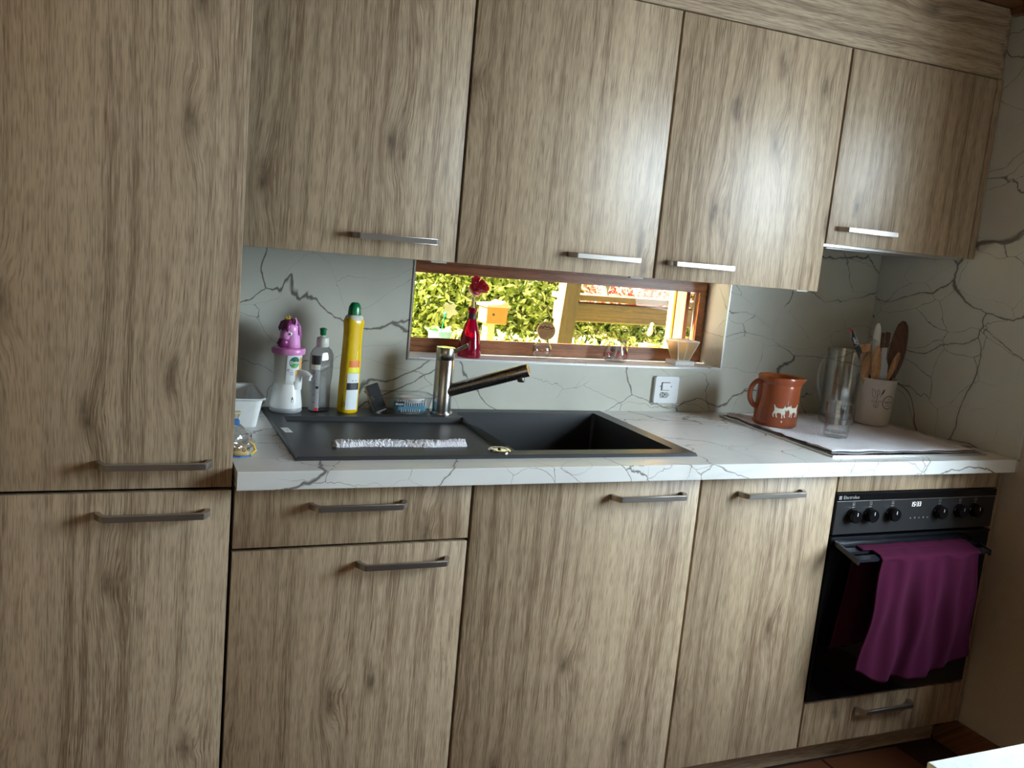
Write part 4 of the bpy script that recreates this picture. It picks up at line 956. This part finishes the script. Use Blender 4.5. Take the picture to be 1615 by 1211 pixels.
# rolled cloth on the drainer
RZ0 = SZ-.0125
def roll():
    t = bmesh.new(); nx, na = 150, 28; rings = []
    rs = np.random.RandomState(9)
    for i in range(nx+1):
        k = i/nx; x_ = .226+.303*k; ring = []
        bul = 1+.08*math.sin(k*9+1)+.06*math.sin(k*21)
        for j in range(na):
            a = 2*PI*j/na; ry = .0155*bul*(1+.05*math.sin(3*a+k*8)); rzv = .0130*bul*(1+.10*math.sin(2*a+k*11+1))
            z = RZ0+.0118+rzv*math.sin(a)+.0012*rs.randn(); ring.append(t.verts.new((x_+.0015*math.sin(5*a), .134+ry*math.cos(a)+.003*math.sin(k*6)+.0006*rs.randn(), max(z, RZ0+.0008+.003*k))))
        rings.append(ring)
    for A, Bq in zip(rings, rings[1:]):
        for j in range(na): t.faces.new((A[j], A[(j+1) % na], Bq[(j+1) % na], Bq[j]))
    t.faces.new(rings[0][::-1]); t.faces.new(rings[-1]); return t
rc = thing('rolled_cloth', 'white terry cloth rolled up along the front of the sink drainer', 'cloth', (.378, .134, RZ0))
obj('roll', roll(), M['terry'], rc, True, 180)
b = B()
for e_, x_ in ((0, .2245), (1, .5285)):
    pts = []
    for k in range(30):
        a = k/29*4.2*PI; r = .0105*(1-k/36); pts.append((x_+(.001 if e_ else -.001), .134+r*1.35*math.cos(a), RZ0+.0118+r*math.sin(a)))
    b = B(); tube(b, pts, .0016, 6); obj('hem_spiral', b, M['white_m'], rc, True)

# socket
sk = thing('wall_socket', 'white wall plate with a switch above a three-pin socket, on the marble wall', 'socket', (1.36, YW, .993))
PO = (1.3135, .9500); wP, hP = .0875, .0840
b = B(); prism(b, [(x, z) for x, z in rrect(1.3140, 1.4010, .9505, 1.0345, .006)], .011, (0, YW-.0005, 0), (1, 0, 0), (0, 0, 1), (0, -1, 0), .0012); obj('plate', b, M['outlet'], sk, True, 30)
yP = YW-.0115
b = B(); bx(b, 1.3385, 1.3695, yP-.0035, yP+.001, .9920, 1.0150, .001); obj('rocker', b, M['outlet'], sk)
b = B(); bx(b, 1.3370, 1.3388, yP-.0006, yP+.0004, .9910, 1.0165); bx(b, 1.3370, 1.3680, yP-.0006, yP+.0004, 1.0150, 1.0165); bx(b, 1.3370, 1.3660, yP-.0006, yP+.0004, .9905, .9918)
for (u, v) in ((1.3335, 1.0040), (1.3735, 1.0030), (1.3355, .9775)): lathe(b, 0, 0, [(.0018, -.0005), (.0018, .0006), (0, .0006)], 10, Matrix.Translation((u, yP, v)) @ Matrix.Rotation(PI/2, 4, 'X'))
for (u, v) in ((1.3440, .9830), (1.3520, .9785), (1.3460, .9720)): lathe(b, 0, 0, [(.0022, -.0005), (.0022, .0012), (0, .0012)], 10, Matrix.Translation((u, yP, v)) @ Matrix.Rotation(PI/2, 4, 'X'))
obj('gaps_and_holes', b, M['dark'], sk, stuff=True)
b = B(); prism(b, [(1.3370, .9855), (1.3610, .9855), (1.3690, .9770), (1.3610, .9670), (1.3370, .9670), (1.3335, .9765)], .0006, (0, yP, 0), (1, 0, 0), (0, 0, 1), (0, -1, 0)); obj('socket_recess', b, M['greyhole'], sk)

# ------------------------------------------------------------------ sill things
WZ = 1.0655
bxj, byj = .7160, .6420
bj = thing('brush_holder', 'conical red glass holder with a black neck band on the window sill', 'brush holder', (bxj, byj, WZ))
b = B(); lathe(b, bxj, byj, [(0, WZ), (.0325, WZ), (.0340, WZ+.003), (.0320, WZ+.030), (.0270, WZ+.065), (.0200, WZ+.090), (.0125, WZ+.110)], 36); obj('cone', b, M['redglass'], bj, True, 60)
b = B(); lathe(b, bxj, byj, [(.0125, WZ+.110), (.0118, WZ+.113), (.0118, WZ+.121), (.0125, WZ+.124)], 28); obj('neck_band', b, M['black'], bj, True)
b = B(); lathe(b, bxj, byj, [(.0125, WZ+.124), (.0122, WZ+.130), (.0145, WZ+.142), (.0130, WZ+.1415), (.0105, WZ+.130), (0, WZ+.128)], 28); obj('flared_rim', b, M['redglass'], bj, True)
db = thing('dish_brush', 'wooden dish brush with red bristles standing upright in the red holder', 'brush', (bxj, byj, WZ+.131))
b = B(); tube(b, [(bxj, byj, WZ+.130), (bxj, byj, WZ+.150), (bxj+.000, byj, WZ+.160), (bxj-.001, byj, WZ+.172)], [.0068, .0052, .0040, .0060], 16)
hc = Vector((bxj+.000, byj, WZ+.190)); hd = Vector((.42, -.50, .72)).normalized()
lathe(b, 0, 0, [(.004, -.014), (.013, -.010), (.0190, -.001), (.0195, .003), (0, .004)], 28, Matrix.Translation(hc) @ hd.to_track_quat('Z', 'Y').to_matrix().to_4x4()); obj('wooden_head', b, M['bamboo'], db, True, 60)
b = B(); lathe(b, 0, 0, [(.0200, .002), (.0205, .006), (.0160, .011), (0, .011)], 28, Matrix.Translation(hc) @ hd.to_track_quat('Z', 'Y').to_matrix().to_4x4()); obj('bristle_base', b, M['bristle'], db, True)
b = B(); rg = random.Random(2); X_, Y_ = hd.orthogonal().normalized(), None; Y_ = hd.cross(X_)
for k in range(230):
    a = rg.uniform(0, 2*PI); r = math.sqrt(rg.random()); o = hc+hd*.009+(X_*math.cos(a)+Y_*math.sin(a))*r*.0165
    dn = (hd+(X_*math.cos(a)+Y_*math.sin(a))*r*.80+Vector((rg.uniform(-.06, .06), rg.uniform(-.06, .06), rg.uniform(-.06, .06)))).normalized(); L = .031*(1.02-.15*r)
    tube(b, [o, o+dn*L], [.0012, .0007], 5)
obj('bristles', b, M['bristle'], db, stuff=True)
# glass bowl + wooden disc
ox, oy = .9570, .6620
gb = thing('glass_bowl', 'small round clear glass bowl on the sill under the wooden disc', 'bowl', (ox, oy, WZ))
b = B(); lathe(b, ox, oy, [(0, WZ), (.013, WZ), (.0165, WZ+.003), (.027, WZ+.012), (.0305, WZ+.024), (.0275, WZ+.038), (.0195, WZ+.048), (.0180, WZ+.0485), (.025, WZ+.037), (.0280, WZ+.024), (.0245, WZ+.013), (0, WZ+.006)], 40); obj('body', b, M['glass'], gb, True, 60)
dc = thing('wooden_disc', 'round wooden lid engraved with mountains resting tilted on the glass bowl', 'lid', (ox+.008, oy, WZ+.052))
dn = Vector((-.30, -.93, .12)).normalized(); dcn = Vector((ox+.005, oy-.004, WZ+.0840)); qd = dn.to_track_quat('Z', 'Y').to_matrix().to_4x4(); MD = Matrix.Translation(dcn) @ qd
b = B(); lathe(b, 0, 0, [(0, -.016), (.0255, -.016), (.0270, -.013), (.0270, .004), (.0262, .006), (0, .006)], 40, MD); obj('disc', b, M['disc'], dc, True, 50)
exx = Vector((0, 0, 1)).cross(dn).normalized(); eyy = dn.cross(exx)
fd = lambda u, v: tuple(dcn+dn*.0064+exx*u+eyy*v)
b = B()
for off in (-.002, -.007, -.012, -.017): ribbon(b, [(-.021+abs(off)*.3, off-.004), (-.012, off+.002), (-.004, off-.003), (.005, off+.004), (.013, off+.001), (.021-abs(off)*.4, off+.003)], fd, .0009)
ribbon(b, [(-.022, .006), (-.015, .012), (-.011, .008), (-.005, .014), (0, .009), (.006, .013), (.012, .008), (.021, .010)], fd, .0026)
ribbon(b, [(-.020, .003), (-.010, .006), (0, .003), (.010, .006), (.020, .002)], fd, .0014)
text_mesh(b, 'Bergwelt', .0062, lambda u, v: fd(u, .0185+v-20*u*u)) if False else ribbon(b, [(-.010, .0185), (-.004, .0205), (.004, .0205), (.010, .0185)], fd, .0012)
ribbon(b, ell(0, 0, .0255, .0255, 36), fd, .0006); obj('engraving', b, M['ink'], dc, stuff=True)
# jar with red flowers
qx, qy = 1.2080, .6580
ja = thing('glass_jar', 'clear glass jar with a ring of small red flowers on the sill', 'jar', (qx, qy, WZ))
b = B(); lathe(b, qx, qy, [(0, WZ), (.030, WZ), (.0360, WZ+.004), (.0390, WZ+.016), (.0390, WZ+.030), (.0350, WZ+.041), (.0335, WZ+.044), (.0350, WZ+.046), (.0335, WZ+.049), (.0350, WZ+.052), (.0335, WZ+.055), (.0350, WZ+.058), (.0335, WZ+.062), (.0350, WZ+.066), (.0325, WZ+.067), (.0315, WZ+.044), (.0365, WZ+.028), (.034, WZ+.008), (0, WZ+.004)], 44); obj('body', b, M['glass'], ja, True, 60)
b = B(); qaz = math.atan2(-1.8048-qy, -.2221-qx)
for k in range(9):
    a0 = qaz+.15+2*PI*k/9; f = wrapper(qx, qy, lambda z: .0392, a0, .0004, WZ+.024)
    for m in range(6):
        a = PI/3*m; wrap_poly(b, ell(.0036*math.cos(a), .0036*math.sin(a), .0024, .0017, 8, a)[:-1], f, n=0)
obj('flowers', b, M['red'], ja, stuff=True)
# white lantern-like filter holder
hx, hy = 1.4420, .6500
la = thing('filter_holder', 'white square holder with flared amber panels at the right end of the sill', 'holder', (hx, hy, WZ))
b = B(); bx(b, hx-.036, hx+.036, hy-.030, hy+.030, WZ, WZ+.0125, .0012); obj('base', b, M['white'], la)
def fr_(w0, z): return [(hx-w0, hy-w0, z), (hx+w0, hy-w0, z), (hx+w0, hy+w0, z), (hx-w0, hy+w0, z)]
lo4, hi4 = fr_(.0200, WZ+.0125), fr_(.0400, WZ+.0760)
for v4 in (lo4, hi4):
    for i in range(4): v4[i] = (v4[i][0], hy+(v4[i][1]-hy)*.9, v4[i][2])
b = B()
for i in range(4): tube(b, [lo4[i], hi4[i]], .0018, 6); tube(b, [hi4[i], hi4[(i+1) % 4]], .0024, 6); tube(b, [lo4[i], lo4[(i+1) % 4]], .0020, 6)
tube(b, [tuple((np.array(lo4[0])+np.array(lo4[1]))/2), tuple((np.array(hi4[0])+np.array(hi4[1]))/2)], .0015, 6); obj('frame', b, M['white'], la)
for i in range(4):
    b = B(); t = bmesh.new(); vv = [t.verts.new(p) for p in (lo4[i], lo4[(i+1) % 4], hi4[(i+1) % 4], hi4[i])]; fc_ = t.faces.new(vv); bmesh.ops.solidify(t, geom=[fc_], thickness=.001); join(b, t); obj('panel', b, M['amber'], la)

# ------------------------------------------------------------------ table in the right foreground
tb_ = thing('dining_table', 'white-topped table, only its corner visible at the bottom right', 'table', (1.45, -1.45, 0))
b = B(); bx(b, .8302, 2.06, -1.95, -.9715, .720, .750, .0015); obj('tabletop', b, M['table'], tb_)
for lx_, ly_ in ((.90, -1.04), (1.99, -1.04), (.90, -1.88), (1.99, -1.88)):
    b = B(); bx(b, lx_-.03, lx_+.03, ly_-.03, ly_+.03, .002, .720, .002); obj('leg', b, M['brownwood'], tb_)

# ------------------------------------------------------------------ garden outside the window
def leafmat(name, cols):
    s = N(name); tc = s.n('TexCoord'); geo = s.n('NewGeometry')
    r = s.ramp(geo.outputs['Random Per Island'], [(i/(len(cols)-1), c) for i, c in enumerate(cols)])
    s.l(r, s.b.inputs['Base Color']); s.b.inputs['Roughness'].default_value = .5
    s.b.inputs['Subsurface Weight'].default_value = 0
    tr = s.n('BsdfTranslucent'); s.l(r, tr.inputs[0]); mx = s.n('MixShader'); mx.inputs[0].default_value = .55
    s.l(s.b.outputs[0], mx.inputs[1]); s.l(tr.outputs[0], mx.inputs[2]); s.l(mx.outputs[0], s.out.inputs[0]); return s.m
M['leaf'] = leafmat('hedge_leaves', [(.07, .12, .03), (.22, .29, .06), (.42, .46, .13), (.62, .60, .26), (.80, .75, .48), (.34, .42, .16)])
M['leafred'] = leafmat('red_leaves', [(.20, .03, .02), (.40, .10, .08), (.45, .25, .18)])
M['hedgecore'] = plain('hedge_core', (.10, .15, .03), .9, bump=(9, 1.0, .05))
M['grass'] = plain('lawn', (.30, .34, .07), .9, bump=(60, 1.0, .01))
M['postwood'] = wood('post_wood', 'z', (.065, .030, .011), (.025, .013, .006), .7, .6, 1, 2)
M['beamwood'] = wood('beam_wood', 'x', (.10, .045, .019), (.040, .020, .009), .7, .6, 6, 2)
M['bird'] = plain('birdhouse_orange', (.34, .085, .018), .7)
M['greypost'] = plain('grey_post', (.24, .22, .17), .8)
M['potgreen'] = plain('pot_green', (.10, .21, .13), .4)
M['palepetal'] = plain('pale_petal', (.30, .30, .13), .5)
M['extwall'] = plain('exterior_render', (.6, .56, .48), .9)
b = B(); bx(b, -4, 9, .77, 9, -.12, -.01); tag(obj('lawn', b, M['grass'], loc=(2, 3, 0)), 'sunlit lawn beyond the kitchen window', 'lawn')['kind'] = 'stuff'
b = B(); t = bmesh.new(); bmesh.ops.create_grid(t, x_segments=60, y_segments=24, size=1)
for v in t.verts: v.co = Vector((2.0+v.co.x*5.0, 3.35+.12*math.sin(v.co.x*31+v.co.y*9)+.10*math.sin(v.co.y*17+v.co.x*11), 1.25+v.co.y*1.25))
join(b, t); bx(b, -3, 7, 3.5, 3.9, 0, 2.45); hg = obj('hedge', b, M['hedgecore'], loc=(2, 3.4, 0)); tag(hg, 'dense sunlit green hedge filling the view through the window', 'hedge'); hg['kind'] = 'stuff'
def leaves(name, n, box, size, mat, label, seed, z_tilt=.6, cat='hedge'):
    rs = np.random.RandomState(seed); c = np.stack([rs.uniform(*box[0], n), rs.uniform(*box[1], n), rs.uniform(*box[2], n)], 1)
    d1 = rs.randn(n, 3); d1 /= np.linalg.norm(d1, axis=1)[:, None]; d2 = rs.randn(n, 3); d2 -= d1*(d1*d2).sum(1)[:, None]; d2 /= np.linalg.norm(d2, axis=1)[:, None]
    L = rs.uniform(size*.6, size*1.3, n)[:, None]; nm = np.cross(d1, d2)
    q = np.stack([c-d1*L, c+d2*L*.45+nm*L*.12, c+d1*L, c-d2*L*.45+nm*L*.12], 1).reshape(-1, 3)
    me = bpy.data.meshes.new(name); me.from_pydata(q.tolist(), [], [(4*i, 4*i+1, 4*i+2, 4*i+3) for i in range(n)]); me.materials.append(mat)
    o = bpy.data.objects.new(name, me); C.objects.link(o); tag(o, label, cat); o['kind'] = 'stuff'; return o
leaves('hedge_foliage', 60000, ((.5, 4.7), (2.75, 3.30), (.25, 1.75)), .023, M['leaf'], 'small sunlit green and yellow leaves covering the hedge', 1)
leaves('shrub_foliage', 1100, ((2.05, 2.62), (2.3, 2.6), (1.08, 1.23)), .022, M['leafred'], 'reddish shrub leaves on top of the beam, right side of the window view', 2, cat='shrub')
leaves('ground_foliage', 9000, ((1.3, 4.4), (2.25, 2.75), (.35, .93)), .020, M['leaf'], 'bright low plants below the garden beam', 3, cat='plants')
# braces and beam of the garden shelter
b = B(); prism(b, [(-.076, -1.11), (-.002, -1.11), (.115, .55), (.041, .55)], .07, (1.602, 1.92, 1.10), (1, 0, 0), (0, 0, 1), (0, -1, 0)); tag(obj('timber_post', b, M['postwood'], loc=(1.60, 1.9, .55)), 'weathered leaning timber post seen through the middle of the window', 'post')
b = B(); bx(b, 1.63, 2.66, 1.922, 2.00, 1.062, 1.150, .004); bx(b, 1.63, 2.66, 1.922, 2.03, 1.160, 1.188, .003); tag(obj('timber_beam', b, M['beamwood'], loc=(2.2, 2.14, 1.1)), 'horizontal weathered timber beam right of the leaning post in the garden', 'beam')
b = B()
for pts, rad in (([(1.885, 1.975, 1.1885), (1.876, 1.975, 1.222), (1.850, 1.980, 1.262), (1.815, 1.985, 1.320)], [.018, .015, .012, .010]), ([(1.880, 1.975, 1.212), (1.912, 1.980, 1.258), (1.925, 1.985, 1.320)], [.012, .010, .008])): tube(b, pts, rad, 8)
tag(obj('bare_branch', b, M['greypost'], None, True, loc=(1.885, 1.975, 1.1885)), 'forked bare branch standing up from the top of the garden beam', 'branch')
bh = thing('bird_house', 'small orange wooden bird house on a grey post in the garden', 'bird house', (1.33, 2.0, 0))
b = B(); bx(b, 1.300, 1.338, 1.97, 2.03, 0, 1.030, .002); obj('post', b, M['greypost'], bh)
b = B(); bx(b, 1.285, 1.385, 1.95, 2.05, 1.028, 1.103, .002); obj('box', b, M['bird'], bh)
b = B(); prism(b, [(1.278, 1.103), (1.392, 1.103), (1.392, 1.112), (1.365, 1.130), (1.345, 1.118), (1.278, 1.112)], .13, (0, 2.065, 0), (1, 0, 0), (0, 0, 1), (0, -1, 0)); obj('roof', b, plain('roof_pink', (.30, .20, .17), .7), bh)
b = B(); lathe(b, 0, 0, [(.006, -.001), (.006, .001), (0, .001)], 12, Matrix.Translation((1.318, 1.9495, 1.070)) @ Matrix.Rotation(PI/2, 4, 'X')); obj('entrance_hole', b, M['dark'], bh)
pp = thing('flower_pot', 'sage green flower pot on the outer sill at the left of the window', 'pot', (.712, .90, 1.058))
b = B(); lathe(b, .712, .900, [(0, 1.058), (.030, 1.058), (.033, 1.075), (.0372, 1.108), (.0345, 1.108), (.030, 1.075), (0, 1.070)], 32); obj('pot', b, M['potgreen'], pp, True, 60)
b = B(); lathe(b, .712, .900, [(.034, 1.100), (0, 1.101)], 24); obj('soil', b, M['hedgecore'], pp)
b = B()
for (dx_, dy_, s_) in ((-.018, -.01, 1), (.022, 0, 1), (.0, .015, .8), (-.03, .005, .7)): blade(b, (.712+dx_*.4, .900+dy_, 1.098), (.712+dx_*1.6, .900+dy_*2, 1.098+.024*s_), .007, lambda k: math.sin(PI*(.1+.85*k)), .001)
obj('leaf', b, plain('pot_leaf', (.12, .35, .08), .5), pp, True)
st = thing('flower_stake', 'pale yellow paper flower on a green stake in the sage pot', 'ornament', (.716, .895, 1.10))
b = B(); tube(b, [(.714, .895, 1.099), (.722, .895, 1.158)], .0013, 6); tube(b, [(.722, .893, 1.152), (.7235, .893, 1.162), (.7245, .893, 1.165)], [.003, .005, .003], 10); obj('stem', b, M['green'], st)
b = B()
for k in range(5):
    a = .9+2*PI*k/5; o = Vector((.740, .902, 1.172)); blade(b, o, o+Vector((math.cos(a)*.026, .002, math.sin(a)*.026)), .010, lambda k: math.sin(PI*(.12+.8*k))**.7, .0012, side=(-math.sin(a), 0, math.cos(a)))
obj('petals', b, M['palepetal'], st, True)
p2 = thing('flower_pot', 'small orange pot on the outer sill behind the white filter holder', 'pot', (1.436, .90, 1.058))
b = B(); lathe(b, 1.470, .90, [(0, 1.058), (.026, 1.058), (.031, 1.095), (.027, 1.095), (0, 1.085)], 28); obj('pot', b, M['orange'], p2, True, 60)
gf = thing('duck_stake', 'small yellow bird ornament on a thin stake above the orange pot', 'ornament', (1.48, .90, 1.088))
b = B(); tube(b, [(1.480, .90, 1.086), (1.482, .90, 1.130)], .0011, 6); obj('stake', b, M['dark'], gf)
b = B(); tube(b, [(1.470, .90, 1.124), (1.474, .90, 1.134), (1.477, .90, 1.146), (1.478, .90, 1.156), (1.480, .90, 1.166), (1.480, .90, 1.170)], [.004, .0095, .0085, .0055, .0065, .002], 14); obj('body', b, M['palepetal'], gf, True)
b = B(); tube(b, [(1.483, .893, 1.150), (1.488, .893, 1.146), (1.489, .893, 1.134)], [.002, .004, .001], 8); obj('wing', b, M['dark'], gf, True)
